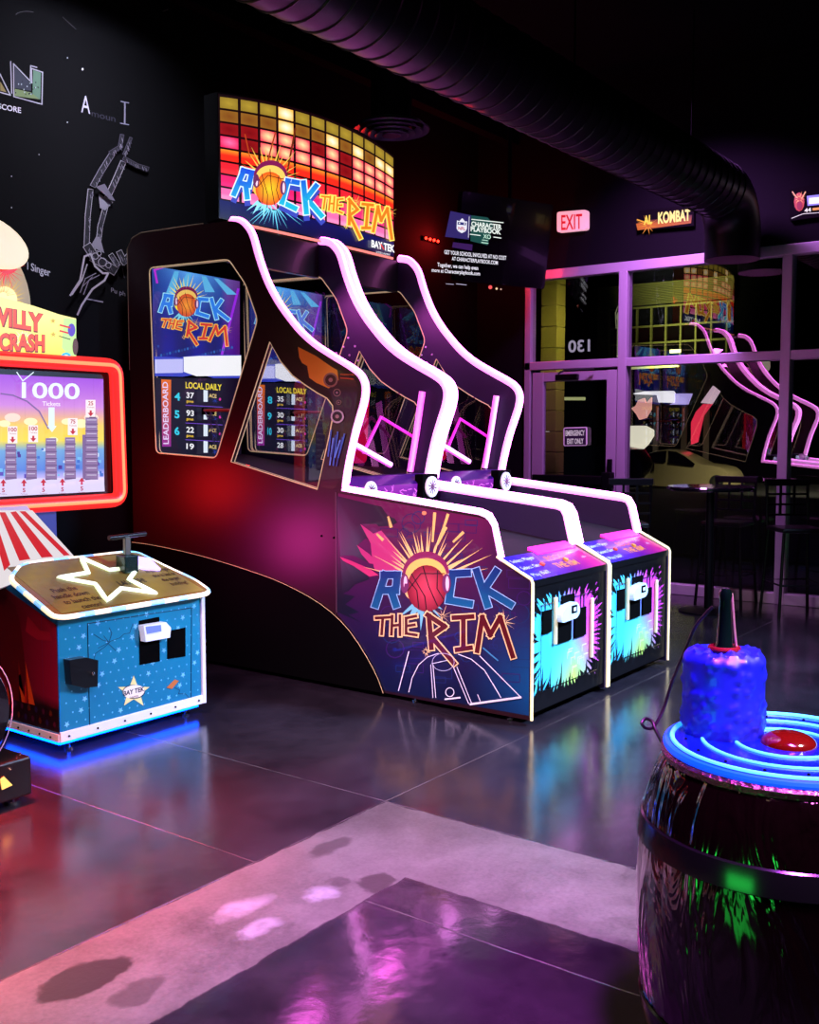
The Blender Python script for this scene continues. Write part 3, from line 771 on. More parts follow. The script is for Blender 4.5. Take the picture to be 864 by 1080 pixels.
    a.fn = lambda y, z: Vector((0, y, z))
    for f in bmt.faces: a._face([(v.co.y, v.co.z) for v in f.verts], [lin(tuple(bg(v.co.y, v.co.z))) for v in f.verts])
    bmt.free()
    a.fn = sx(0.0); a.up()
    # faint equipment pattern: boxes and speaker rings
    rnd = random.Random(21)
    for k in range(60):
        cx_, cy_ = 240 + 530 * rnd.random(), 200 + 620 * rnd.random()
        if cx_ > 560 and cy_ < 380 and cx_ > 640 - (cy_ - 190) * 0.0: continue
        s_ = 14 + 26 * rnd.random(); colr = ('2a1650', '381258', '14305c', '1b2a60')[k % 4]
        if k % 3 == 0: a.arc(q(cx_, cy_), s_ / 3.6, s_ / 3.6, 0, 2 * PI, 0.9, colr, 12)
        else: a.stroke([q(cx_ - s_, cy_ - s_ * .5), q(cx_ + s_, cy_ - s_ * .4), q(cx_ + s_, cy_ + s_ * .5), q(cx_ - s_, cy_ + s_ * .4), q(cx_ - s_, cy_ - s_ * .5)], 0.7, colr)
    # dark ragged splash on the left
    a.up().poly([q(*p) for p in ((52, 118), (225, 160), (250, 195), (275, 205), (285, 220), (262, 232), (215, 235), (205, 225), (150, 225), (185, 290), (165, 280), (135, 305), (160, 330), (190, 360), (175, 372), (120, 345), (70, 345),
                                 (90, 375), (165, 405), (180, 435), (125, 455), (100, 480), (78, 490), (125, 500), (88, 530), (140, 560), (100, 570), (150, 600), (60, 560), (52, 540))], lambda x, y: '0d1420' if y > 610 else ('2c3b44' if 560 < y < 600 and x < 385 else '1a1426'))
    a.up().poly([q(*p) for p in ((145, 225), (195, 262), (225, 250), (300, 340), (300, 420), (200, 400), (190, 360), (185, 300))], 'b2326e')
    a.poly([q(*p) for p in ((68, 350), (110, 365), (180, 395), (215, 420), (180, 425), (120, 385), (80, 365))], 'c2356c')
    a.poly([q(*p) for p in ((132, 305), (180, 340), (215, 380), (180, 375), (150, 340))], 'b2326e')
    F = lambda p: (380 + p[0] / 4.8, 560 + p[1] / 4.8)
    c0 = F((335, 265)); a.up()
    a.burst(c0, 18, 78, 16, 'f0d07c', PI * 1.02, PI * 1.98, seed=2, wid=0.45)
    for st in ([(420, 290), (428, 185)], [(455, 262), (478, 190)], [(500, 292), (535, 258)], [(440, 300), (470, 240)], [(210, 265), (230, 285)], [(252, 200), (262, 235)]): a.stroke([q(*p) for p in st], 2.0, 'eac56a', w2=3.2)
    a.disc(q(388, 184), 2.6, 2.2, 'f0905a', 10)
    logo_rock(a, F, 1 / 4.8, lambda x, y: (0.06, 0.17 + max(0, (y - 605)) / 40 * 0.22, 0.42 + max(0, (y - 605)) / 40 * 0.12), '8fc4e8', lw=4, splash='f0d07c', drip='6fc4d4')
    logo_rim(a, F, 1 / 4.8, '520a12', 'f4d890', lw=6)
    # court lines
    a.up(); ws = 'e9eef8'
    cq = cp(380, 680, 4.32)
    for st, w_ in (([(505, 270), (735, 238)], 2.2), ([(735, 238), (548, 50)], 0.9), ([(178, 208), (225, 30)], 1.0), ([(348, 240), (335, 90)], 0.7), ([(335, 240), (325, 90)], 0.7), ([(498, 268), (430, 105)], 0.7), ([(512, 268), (444, 100)], 0.7), ([(390, 247), (458, 240)], 1.6), ([(645, 240), (608, 175)], 0.7), ([(550, 255), (538, 225)], 0.7), ([(330, 85), (400, 70)], 0.6)):
        a.stroke([cq(*p) for p in st], w_, ws, ext=0.3)
    a.stroke([cq(225, 215), cq(240, 150), cq(270, 90), cq(310, 55), cq(360, 38)], 0.8, ws, 0.1); a.stroke([cq(450, 42), cq(510, 65), cq(570, 115), cq(645, 240)], 0.8, ws, 0.1)
    a.arc(cq(382, 78), 50 / 4.32, 40 / 4.32, 0, 2 * PI, 0.5, 'c8d0e8', 22); a.arc(cq(412, 215), 19 / 4.32, 20 / 4.32, 0, 2 * PI, 0.8, ws, 16)
    a.stroke([cq(565, 15), cq(630, 70)], 1.4, '3f86b4')
    a.done('side_artwork', M_print, root, 'wine and teal side print with basketball in headphones and court lines')
    # bright splatter, speakers and cassettes on the arm beside the side window
    a = Art(sx(0.0), (-1, 0, 0), 0.0005); q = cp(230, 220, 3.375)
    armp = [(285, 490), (330, 515), (390, 560), (440, 578), (490, 610), (500, 640), (480, 780), (440, 960), (410, 1000), (365, 990), (385, 800), (415, 700), (400, 655), (360, 625), (325, 600), (300, 560)]
    a.poly([q(*p) for p in armp], '2a0c1c')
    a.up().poly([q(*p) for p in ((285, 492), (350, 525), (400, 560), (425, 575), (430, 610), (395, 640), (350, 620), (325, 602), (318, 560), (300, 550), (290, 530))], 'f0a428')
    for st in ([(240, 482), (275, 520)], [(245, 500), (300, 560)], [(275, 540), (320, 590)]): a.stroke([q(*p) for p in st], 1.8, '1a0508')
    a.up()
    for cx_, cy_, r_ in ((402, 610, 26), (425, 655, 14), (432, 690, 9), (427, 740, 24)):
        a.up().disc(q(cx_, cy_), r_ / 3.375, r_ / 3.375, '8a6a5c' if r_ != 24 else 'b8a8b0', 18); a.up().disc(q(cx_, cy_), r_ * .75 / 3.375, r_ * .75 / 3.375, '1a0a12', 18); a.up().disc(q(cx_, cy_), r_ * .3 / 3.375, r_ * .3 / 3.375, '9a7c78', 10)
    for k in range(7): a.stroke([q(405 + 8 * k, 790 + (k * 29 % 40)), q(395 + 6 * k, 880 + (k * 31 % 60))], 1.6, ('3a62b8', '5a86d8', '2a3a80')[k % 3])
    a.stroke([q(440, 590), q(485, 592)], 1.2, 'b84a2a'); a.stroke([q(440, 603), q(485, 607)], 1.2, 'b84a2a')
    a.done('arm_artwork', M_print, root, 'orange splatter and speaker print on the curved arm')
    balls('screw', [(-0.002, y_, z_) for (y_, z_) in ((1.47, 0.93), (1.37, 0.925))], 0.008, M_matte, root)
    obj('panel_seam', box(B(), (-0.004, 1.348, 0.47), (0.0, 1.356, 1.20)), mat('seam_grey', (0.30, 0.22, 0.26), 0.4), root)
    return root

def copy_tree(o, parent=None):
    c = o.copy(); COL.objects.link(c)
    if parent: c.parent = parent
    for ch in list(o.children): copy_tree(ch, c)
    return c

cab = make_cabinet()
bpy.context.view_layer.update()
cab2 = copy_tree(cab)
cab2.location = (W, 0, 0)
# the second cabinet's screen shows other places of the leaderboard
tmp = make_picture(cab, (('8', '35'), ('9', '30'), ('10', '30'), ('11', '28')))
for ch in cab2.children_recursive:
    if ch.name.startswith('picture'): ch.data = tmp.data
bpy.data.objects.remove(tmp)
cab['label'] = 'black basketball arcade cabinet nearest the camera, basketball-in-headphones print on its open side'
cab2['label'] = 'second basketball arcade cabinet, beyond the first and nearer the shop windows'

# ---------------------------------------------------------------- marquee over both cabinets
def mq_front(x):
    t = (x - 0.9293) / 0.9293; return 2.335 - 0.10 * (1 - t * t)
def mq_top(x): t = (x - 0.9293) / 0.9293; return 3.722 + 0.055 * (1 - t * t)
def mq_bot(x): t = (x - 0.9293) / 0.9293; return 2.950 - 0.020 * (1 - t * t)
root = thing('marquee_sign', 'tall bowed backlit marquee over both basketball cabinets, with equalizer blocks and basketball lettering', 'sign', (0.93, 2.4, 2.93))
N_ = 24
bm = B(); A_, C_ = [], []
for k in range(N_ + 1):
    x = 1.8586 * k / N_
    A_.append([bm.verts.new((x, mq_front(x), mq_bot(x) - 0.01)), bm.verts.new((x, mq_front(x), mq_top(x) + 0.012)), bm.verts.new((x, 2.46, mq_top(x) + 0.012)), bm.verts.new((x, 2.46, 2.925))])
for k in range(N_):
    for i in range(4): bm.faces.new((A_[k][i], A_[k][(i + 1) % 4], A_[k + 1][(i + 1) % 4], A_[k + 1][i]))
bm.faces.new(A_[0][::-1]); bm.faces.new(A_[-1])
obj('sign_box', bm, M_black, root)
a = Art(lambda x, z: Vector((x, mq_front(x), z)), (0, -1, 0), 0.0012)
lx = lambda u: 0.006 + u * 1.847
zz = lambda x, v: mq_top(x) + (mq_bot(x) - mq_top(x)) * v
for k in range(24):
    x0, x1 = lx(k / 24), lx((k + 1) / 24)
    a._face([(x0, zz(x0, 0)), (x1, zz(x1, 0)), (x1, zz(x1, 0.86)), (x0, zz(x0, 0.86))], [lin('140408')] * 4)
    a._face([(x0, zz(x0, 0.86)), (x1, zz(x1, 0.86)), (x1, zz(x1, 1)), (x0, zz(x0, 1))], [lin('0a0e58')] * 2 + [lin('060838')] * 2)
a.up()
GOLD, BRN, DRED = ('8c7226', 'a88c2e'), ('8a5a1e', '7a4418'), ('8e1216', '76080e')
HOT, HOTP, PNK = ('ffb84a', 'fffbe0'), ('ff3a58', 'ffe0a0'), ('e8205a', 'ff70a8')
grid = []
for c in range(12):
    col = [GOLD]
    top = {3: 0, 6: 1, 8: 1, 10: 1, 11: 1, 2: 2, 4: 2, 9: 2, 5: 3, 0: 3, 7: 4, 1: 4}[c]
    for r in range(1, 4): col.append(BRN if r == 1 else DRED)
    for r in range(top, 4): 
        if r < 4: col[r] = HOT if r < 2 else (HOTP if r == 2 or c != 0 else PNK)
    col += [('ff2a1a', 'ff8a2a'), ('d8142a', 'f0303a'), ('e81a62', 'f02a78'), ('ff4a9a', 'ff8ac0')]
    grid.append(col)
for c in range(12):
    for r in range(8):
        u0, u1 = (c + 0.07) / 12, (c + 0.93) / 12; v0, v1 = 0.015 + (r + 0.08) * 0.105, 0.015 + (r + 0.92) * 0.105
        e, h = grid[c][r]; hot = r < 4
        n = 4
        for i in range(n):
            for j in range(n):
                q = [(i / n, j / n), ((i + 1) / n, j / n), ((i + 1) / n, (j + 1) / n), (i / n, (j + 1) / n)]
                pp, cl = [], []
                for (s, t) in q:
                    x = lx(u0 + (u1 - u0) * s); pp.append((x, zz(x, v0 + (v1 - v0) * t)))
                    k = max(0, 1 - 1.7 * math.hypot(s - 0.5, t - 0.5)) if hot else (max(0, 1 - 2.2 * t) if r == 4 else 0.4 + 0.6 * (t > 0.6))
                    ce, ch = lin(e), lin(h); cl.append(tuple(ce[i2] * (1 - k) + ch[i2] * k for i2 in range(3)))
                a._face(pp, cl)
def mqp(px, py):        # photograph -> point of the bowed front
    y = 2.24
    for _ in range(8):
        p = at('y', y, px, py); y = mq_front(p.x)
    return Vector((p.x, y, p.z))
a.fn = mqp
F1 = affine([(60, 385), (795, 385), (105, 205)], [(243, 206), (342, 231), (253.6, 176.5)])
F2 = affine([(70, 440), (790, 645), (720, 420)], [(336, 207), (413, 254), (408, 218)])
a.up().burst((284, 196), 8, 46, 15, 'b8862a', PI * 1.0, PI * 2.0, seed=12, wid=0.5)
a.stroke([(300, 196), (311, 136)], 2.0, '6a2a10'); a.stroke([(282, 170), (290, 140)], 1.6, 'a03a1a'); a.stroke([(263, 165), (258, 142)], 1.2, 'b0401a')
a.burst((288, 214), 8, 40, 14, '6fd8f8', PI * 0.1, PI * 0.9, seed=5, wid=0.5)
logo_rock(a, F1, 0.150, lambda x, y: (0.12, 0.30 + 0.014 * max(0, min(30, y - 185)), 0.85), 'd8f4ff', lw=8, splash='e8c050', drip='8fe0f8', hot=('f0501a', 'ffd02a'), drop='3a48b8')
logo_rim(a, F2, 0.128, 'e07a1a', 'ffe060', lw=10)
a.up().text('BAY TEK', (390, 260.5), (24.5, 6.0), (0, -7.5), 'ffffff', 0.03); a.text('ENTERTAINMENT', (395, 267), (15, 3.2), (0, -2.2), 'e8e8f0', 0.0)
a.stroke([(400, 258), (403, 263)], 1.2, 'e0202a')
a.done('sign_face', M_sign, root, 'glowing grid of equalizer blocks with the game logo')
obj('light_line', tube(B(), [(x, mq_front(x) - 0.012, mq_bot(x) - 0.022) for x in [0.06 + 1.75 * k / 16 for k in range(17)]], 0.010, 8), M_orange, root, 'orange-pink light line along the foot')

# ---------------------------------------------------------------- cannonball ticket game at the left
LM = thing('ticket_arcade_game', 'tall circus-style ticket game with striped slope, red-framed 1000 screen and blue starry console', 'arcade game', (-1.34, 2.0, 0))
# console
cb = B(); prism(cb, [(1.56, 0.075), (1.56, 0.66), (2.05, 0.86), (2.05, 0.075)], -1.80, -0.885, lambda u, v, t: (t, u, v))
M_cblue = mat('console_blue', (0.05, 0.50, 0.80), 0.3, coat=0.5)
con = obj('console', cb, M_cblue, LM)
M_ivory = mat('ivory_corner_trim', (0.88, 0.90, 0.95), 0.3)
tb = B(); box(tb, (-0.905, 1.545, 0.07), (-0.880, 1.575, 0.665), 0.003); box(tb, (-1.805, 1.548, 0.07), (-0.88, 1.562, 0.118), 0.002); box(tb, (-1.812, 1.56, 0.07), (-1.802, 2.05, 0.108), 0.002)
obj('kick_strip', tb, M_ivory, LM, 'white screwed strip along the foot and corner')
balls('screw', [(-1.76 + k * 0.165, 1.545, 0.094) for k in range(6)] + [(-1.814, 1.62 + 0.09 * k, 0.088) for k in range(5)], 0.006, M_matte, LM)
# starry print on the console front
a = Art(sy(1.559), (0, -1, 0), 0.0007)
a.fn = lambda x, z: Vector((x, 1.559, z))
a.grid([(-1.795, 0.655), (-0.905, 0.655), (-0.905, 0.118), (-1.795, 0.118)], lambda u, v: (0.04, 0.46 + 0.08 * (1 - v), 0.66 - 0.04 * v), 3, 3)
a.up(); rnd = random.Random(8)
for i in range(17):
    for j in range(10):
        x = -1.76 + 0.052 * i + 0.012 * (rnd.random() - .5) + (0.026 if j % 2 else 0); z = 0.15 + 0.052 * j
        if (i * 7 + j * 5) % 6 == 0: a.star((x, z), 0.018, '6fc6ee')
        else: a.disc((x, z), 0.005, 0.005, '63bde8', 6)
a.fn = sy(1.559); q = cp(0, 560, 3.483)
a.up()
for st in ([(345, 470), (350, 450), (385, 425), (405, 405), (440, 392), (455, 378), (475, 375), (488, 340)], [(345, 380), (375, 400), (400, 408), (410, 375), (400, 355)], [(360, 430), (395, 412), (425, 440)], [(400, 410), (380, 385)], [(640, 575), (660, 585), (655, 598), (680, 598), (700, 618)]):
    a.stroke([q(*p) for p in st], 0.55, '16324e', ext=0.2)
a.up().star(q(490, 592), 17.5, 'f3ea9a'); a.up().disc(q(490, 590), 11.5, 7.0, 'f6f2e0', 20, rot=-0.15); a.arc(q(490, 590), 11.5, 7.0, 0, 2 * PI, 0.9, '1a2440', 20)
a.up().text('BAY TEK', q(452, 605), (22, -5.2), (0, -4.8), '1a2440', 0.03); a.text('GAMES', q(474, 616), (9.5, -2), (0, -2.2), '7a1a20', 0.0)
a.poly([q(610, 575), q(640, 545), q(656, 550), q(630, 580)], 'c0703a')
a.done('console_artwork', M_print, con, 'blue print with pale stars, cracks and a yellow star badge')
dr = B(); q = cp(0, 560, 3.483)
loop = [at('y', 1.556, *q(*p)) for p in ((322, 340), (704, 282), (702, 625), (330, 718))]
tube(dr, loop, 0.0022, 6, closed=True); obj('door_edge', dr, mat('door_gap', (0.02, 0.12, 0.2), 0.5), LM)
def frontbox(name, pts, dep, m, par=LM, y=1.558, lab=None):
    P_ = [at('y', y, *q(*p)) for p in pts]
    return obj(name, prism(B(), [(p.x, p.z) for p in P_], y - dep, y - 0.001, lambda u, v, t: (u, t, v)), m, par, lab)
frontbox('ticket_slot', [(510, 330), (584, 315), (586, 478), (512, 492)], 0.004, M_matte)
frontbox('ticket_slot', [(613, 368), (680, 354), (680, 460), (614, 470)], 0.004, M_matte)
tc_ = frontbox('ticket_cutter', [(232, 470), (295, 460), (338, 470), (336, 566), (290, 572), (240, 560)], 0.05, M_black)
hb = B(); bmesh.ops.create_icosphere(hb, subdivisions=2, radius=0.010, matrix=Matrix.Translation(at('y', 1.50, *q(342, 524)))); obj('lock', hb, M_chrome, tc_)
cr = frontbox('card_reader', [(508, 345), (590, 332), (608, 352), (604, 388), (515, 404)], 0.045, mat('reader_white', (0.85, 0.9, 0.95), 0.3, em=(0.8, 0.9, 1), es=0.25), lab='white card reader')
P_ = [at('y', 1.512, *q(*p)) for p in ((535, 352), (590, 345), (592, 368), (540, 378))]
obj('reader_screen', prism(B(), [(p.x, p.z) for p in P_], 1.509, 1.5125, lambda u, v, t: (u, t, v)), mat('reader_blue', (0.2, 0.3, 0.7), 0.3, em=(0.3, 0.4, 1.0), es=0.6), cr)
# side print: red scene with flames
a = Art(lambda y, z: Vector((-1.801, y, z)), (-1, 0, 0), 0.0008)
a.grid([(2.05, 0.80), (1.565, 0.64), (1.565, 0.115), (2.05, 0.115)], lambda u, v: (0.36 + 0.22 * u, 0.02 + 0.04 * u * (1 - v), 0.09 + 0.12 * u) if v < 0.72 else (0.12, 0.02, 0.06), 8, 10)
a.up()
for k in range(12):
    y = 2.03 - 0.02 * k; a.poly([(y, 0.22), (y - 0.05, 0.22), (y - 0.02 + 0.02 * (k % 3), 0.30 + 0.13 * ((k * 5) % 4) / 3)], ('c8280e', '8a140a', 'e0501a')[k % 3])
for k in range(14): a.disc((1.60 + 0.03 * k, 0.15 + 0.05 * (k % 2)), 0.012, 0.016, ('4a1030', '5a2010', '2a1848')[k % 3], 8)
# plain darker shapes in place of the printed figure
a.poly([(2.04, 0.22), (1.86, 0.22), (1.83, 0.40), (1.86, 0.60), (1.90, 0.70), (2.04, 0.76)], '5a0810'); a.poly([(1.80, 0.66), (1.70, 0.60), (1.62, 0.60), (1.60, 0.56), (1.72, 0.55), (1.82, 0.58)], 'a01430')
a.done('side_artwork', M_print, LM, 'red flame print on the console side')
# top plate with light rope
ct = lambda x, s: Vector((x, 1.50 + s * 0.50, 0.690 + s * 0.205))
topn = Vector((0, -0.205, 0.50)).normalized()
tp = round_poly([(-1.845, 0.0), (-0.865, 0.0), (-0.865, 0.28), (-0.93, 0.62), (-0.99, 1.0), (-1.70, 1.0), (-1.845, 0.75)], 0.09, 6)
obj('top_plate', prism(B(), tp, -0.02, 0.0, lambda u, v, t: ct(u, v) + topn * t), mat('gold_top', (0.55, 0.42, 0.16), 0.25, coat=0.6), LM, 'gold sloping top plate')
rope = []
for i in range(len(tp)):
    p, r = Vector(tp[i]), Vector(tp[(i + 1) % len(tp)]); nseg = max(1, int((ct(*r) - ct(*p)).length / 0.03))
    for k in range(nseg): rope.append(ct(*(p + (r - p) * k / nseg)) + topn * -0.008)
M_rope = [mat('rope_warm', (1, 1, 1), 0.4, em=(1.0, 0.86, 0.45), es=1.0), mat('rope_blue', (0.8, 1, 1), 0.4, em=(0.03, 0.42, 1.0), es=1.0)]
bm = tube(B(), rope, 0.013, 8, closed=True)
for f in bm.faces:
    c = f.calc_center_median(); k = int(((c.x * 1.0 + c.y * 1.3) + 20) / 0.085) % 5
    f.material_index = 1 if k in (0, 3) else 0
obj('light_rope', bm, M_rope, LM, 'light rope of warm white and blue lamps round the plate', smooth=True)
a = Art(lambda x, s: ct(x, s), topn, 0.0008)
a.grid([(-1.80, 0.95), (-0.97, 0.95), (-0.90, 0.05), (-1.80, 0.05)], lambda u, v: (0.50 + 0.14 * math.sin(7 * u + 4 * v) ** 2, 0.45 + 0.13 * math.sin(7 * u + 4 * v) ** 2, 0.20), 12, 8)
a.done('plate_artwork', M_print, LM)
a = Art(lambda x, s: ct(x, s), topn, 0.0008); a.layer = 1
a.text('Push the', (-1.72, 0.40), (0.14, 0.0), (0.0, 0.075), '2a1a0c', 0.02); a.text('handle down', (-1.75, 0.29), (0.20, 0.0), (0, 0.075), '2a1a0c', 0.02); a.text('to launch the', (-1.73, 0.18), (0.21, 0), (0, 0.075), '2a1a0c', 0.02); a.text('cannon!', (-1.67, 0.07), (0.12, 0), (0, 0.07), '2a1a0c', 0.02)
a.text('At just the right', (-1.10, 0.52), (0.16, 0.0), (0.0, 0.065), '2a1a0c', 0.02); a.text('time to land on', (-1.09, 0.42), (0.15, 0.0), (0, 0.065), '2a1a0c', 0.02); a.text('the target', (-1.07, 0.32), (0.12, 0), (0, 0.065), '2a1a0c', 0.02); a.text('building!', (-1.05, 0.22), (0.11, 0), (0, 0.065), '2a1a0c', 0.02)
a.text('LAUNCH!', (-1.335, 0.36), (0.17, 0.0), (0, 0.085), '20241c', 0.03)
a.done('plate_writing', M_print, LM)
stp = [(-1.36 + (0.26 if i % 2 == 0 else 0.11) * math.cos(-PI / 2 + PI * i / 5 + PI), 0.50 + (0.46 if i % 2 == 0 else 0.2) * math.sin(-PI / 2 + PI * i / 5 + PI)) for i in range(10)]
sp_ = []
for i in range(10):
    p, r = Vector(stp[i]), Vector(stp[(i + 1) % 10])
    for k in range(5): sp_.append(ct(*(p + (r - p) * k / 5)) + topn * 0.004)
obj('star_light', tube(B(), sp_, 0.013, 8, closed=True), mat('star_glow', (1, 1, 1), 0.4, em=(0.72, 1.0, 0.55), es=1.05), LM, 'glowing star outline round the handle', smooth=True)
obj('bonus_lamp', prism(B(), round_poly([(-1.11, 0.60), (-1.00, 0.52), (-0.98, 0.78), (-1.08, 0.88)], 0.03), 0.0, 0.012, lambda u, v, t: ct(u, v) + topn * t), mat('violet_lamp', (0.8, 0.7, 1), 0.3, em=(0.55, 0.40, 1.0), es=1.5), LM, 'pale violet lamp patch')
# plunger handle
c0 = ct(-1.19, 0.62)
hb = B(); box(hb, (c0.x - 0.045, c0.y - 0.04, c0.z - 0.01), (c0.x + 0.045, c0.y + 0.04, c0.z + 0.085), 0.006)
hd = obj('handle_base', hb, mat('dark_green_box', (0.02, 0.16, 0.12), 0.25, coat=0.5), LM)
obj('handle_post', box(B(), (c0.x - 0.018, c0.y - 0.012, c0.z + 0.085), (c0.x + 0.018, c0.y + 0.012, c0.z + 0.185), 0.004), mat('post_metal', (0.55, 0.62, 0.55), 0.25, 0.7), hd)
obj('handle_bar', tube(B(), [(c0.x - 0.115, c0.y, c0.z + 0.185), (c0.x + 0.125, c0.y, c0.z + 0.19)], 0.013, 12), M_black, hd, smooth=True)
# blue underglow strip
obj('underglow', box(B(), (-1.78, 1.59, 0.045), (-0.90, 1.61, 0.068)), mat('underglow_blue', (0, 0, 1), 0.4, em=(0.0, 0.06, 1.0), es=14), LM, 'blue light strip under the console')
obj('underglow', box(B(), (-1.785, 1.60, 0.045), (-1.765, 2.05, 0.068)), mat('underglow_blue'), LM, 'blue light strip under the console')
for (x, y) in ((-1.70, 1.64), (-0.95, 1.64), (-0.95, 2.0)):
    f = B(); cyl(f, (x, y, 0), (x, y, 0.012), 0.022, 12); cyl(f, (x, y, 0.012), (x, y, 0.08), 0.008, 8); obj('levelling_foot', f, M_chrome, LM)
for nm_, loc_, tgt_, cl_, en_ in (('red_side_fill', (-0.72, 3.05, 1.15), (0, 2.9, 1.2), (1.0, 0.01, 0.01), 5), ('pink_side_fill', (-0.72, 2.20, 0.80), (0, 2.0, 0.88), (1.0, 0.04, 0.45), 4.5)):
    area(nm_, loc_, tgt_, 0.34, cl_, en_, spread=130)  # lights added to cast the red and pink glow on the cabinet side
# striped slope between console and screen
sl = lambda x, s: Vector((x, 2.0 + 0.34 * s, 0.86 + 0.30 * s))
sb_ = B(); prism(sb_, [(-2.10, -0.35), (-1.405, 0.1), (-1.44, 1.0), (-2.05, 1.0)], -0.03, 0.0, lambda u, v, t: sl(u, v) + Vector((0, -0.3, 0.34)).normalized() * t)
slope = obj('striped_slope', sb_, mat('slope_white', (0.9, 0.88, 0.9), 0.4), LM)
a = Art(lambda px, py: None, Vector((0, -0.3, 0.34)), 0.0025)
def slp(px, py):
    n = Vector((0, -0.30, 0.34)); d = ray(px, py); p0 = Vector((0, 2.0, 0.86)); t = (p0 - CAM).dot(n) / d.dot(n); return CAM + d * t
a.fn = slp; q = cp(0, 370, 4.69)
a.poly([q(-90, 790), q(160, 790), q(365, 1015), q(200, 1100), q(-10, 1180), q(-90, 1180)], 'f6eef2')
a.up()
for st in (((95, 795), (125, 795), (345, 1012), (315, 1015)), ((50, 800), (78, 795), (262, 1020), (205, 1025)), ((-5, 800), (25, 800), (150, 1032), (95, 1040)), ((-60, 800), (-35, 800), (50, 1060), (20, 1090)), ((-110, 800), (-80, 800), (-30, 1100), (-60, 1100))):
    a.poly([q(*p) for p in st], 'e01418')
a.done('stripes', art_mat('glowing_stripes', 0.85), slope, 'red and white stripes with glow put into the print')  # emission added so the stripes look brightly lit
sb_ = B(); box(sb_, (-2.12, 2.05, 0.06), (-1.43, 2.60, 0.86)); obj('pedestal', sb_, M_black, LM)
# pillar behind the slope, screen and frame
obj('pillar', box(B(), (-1.32, 2.42, 0.06), (-1.20, 2.55, 1.15), 0.005), mat('blue_pillar', (0.12, 0.16, 0.45), 0.4, em=(0.15, 0.2, 0.8), es=0.25), LM, 'blue lit pillar')
scy = 2.40
obj('screen_housing', box(B(), (-2.72, scy + 0.03, 1.14), (-0.80, scy + 0.20, 1.97), 0.02), M_black, LM)
a = Art(sy(scy), (0, -1, 0), 0.0015)
def sky(u, v):
    st = [(0.0, (0.62, 0.28, 0.85)), (0.25, (0.80, 0.52, 0.85)), (0.42, (0.98, 0.80, 0.35)), (0.55, (0.95, 0.85, 0.30)), (0.62, (0.45, 0.65, 0.85)), (0.8, (0.35, 0.50, 0.85)), (0.85, (0.80, 0.72, 0.95)), (1.0, (0.82, 0.75, 0.97))]
    for (a0, c0_), (a1, c1_) in zip(st, st[1:]):
        if v <= a1 + 1e-6: t = (v - a0) / (a1 - a0); return tuple(c0_[i] * (1 - t) + c1_[i] * t for i in range(3))
    return st[-1][1]
a.grid([q(-460, 95), q(510, 140), q(515, 695), q(-460, 745)], sky, 20, 24)
a.up()
for (cx_, cy_, r_) in ((60, 330, 40), (150, 350, 34), (20, 360, 30), (400, 360, 40), (450, 330, 36), (330, 350, 28), (260, 440, 26)): a.disc(q(cx_, cy_), r_ / 4.69, r_ * .55 / 4.69, 'f2f0b8' if cy_ > 340 else 'f6d8c8', 14)
a.up(); rnd = random.Random(5)
for k in range(60): x = -200 + 700 * rnd.random(); y = 480 + 130 * rnd.random(); s_ = 8 + 14 * rnd.random(); a.poly([q(x, y), q(x + s_, y), q(x + s_, y + s_), q(x, y + s_)], ('3a6ac8', '5a4ab8', '78b8e8', 'c8d8f0', '4a2a90')[k % 5])
a.up().poly([q(-460, 640), q(510, 625), q(515, 695), q(-460, 745)], 'd8cdf4')
a.up().stroke([q(0, 212), q(60, 220), q(130, 250), q(190, 300), q(235, 385)], 1.5, '7a5a9a', ext=0.2)
for (x0, x1, top, step) in ((22, 74, 460, 0), (124, 172, 460, 0), (218, 270, 432, 0), (312, 362, 428, 0), (412, 470, 330, 1), (-75, -25, 455, 0), (-170, -122, 460, 0)):
    a.up().poly([q(x0, top), q(x1, top), q(x1 + 4, 632), q(x0 - 2, 640)], '8a6e9c'); 
    if step: a.poly([q(396, 415), q(414, 415), q(412, 634), q(398, 635)], '7a5e90'); a.poly([q(430, 305), q(462, 302), q(462, 332), q(430, 332)], '5a4068')
    a.up()
    yy_ = top + 12
    while yy_ < 625:
        a.stroke([q(x0 + 5, yy_), q(x1 - 5, yy_)], 0.9, 'c8bcd8', ext=0); a.stroke([q(x0 - 2, yy_ + 20), q(x1 + 3, yy_ + 20)], 0.9, '5c4470', ext=0); yy_ += 34
a.up()
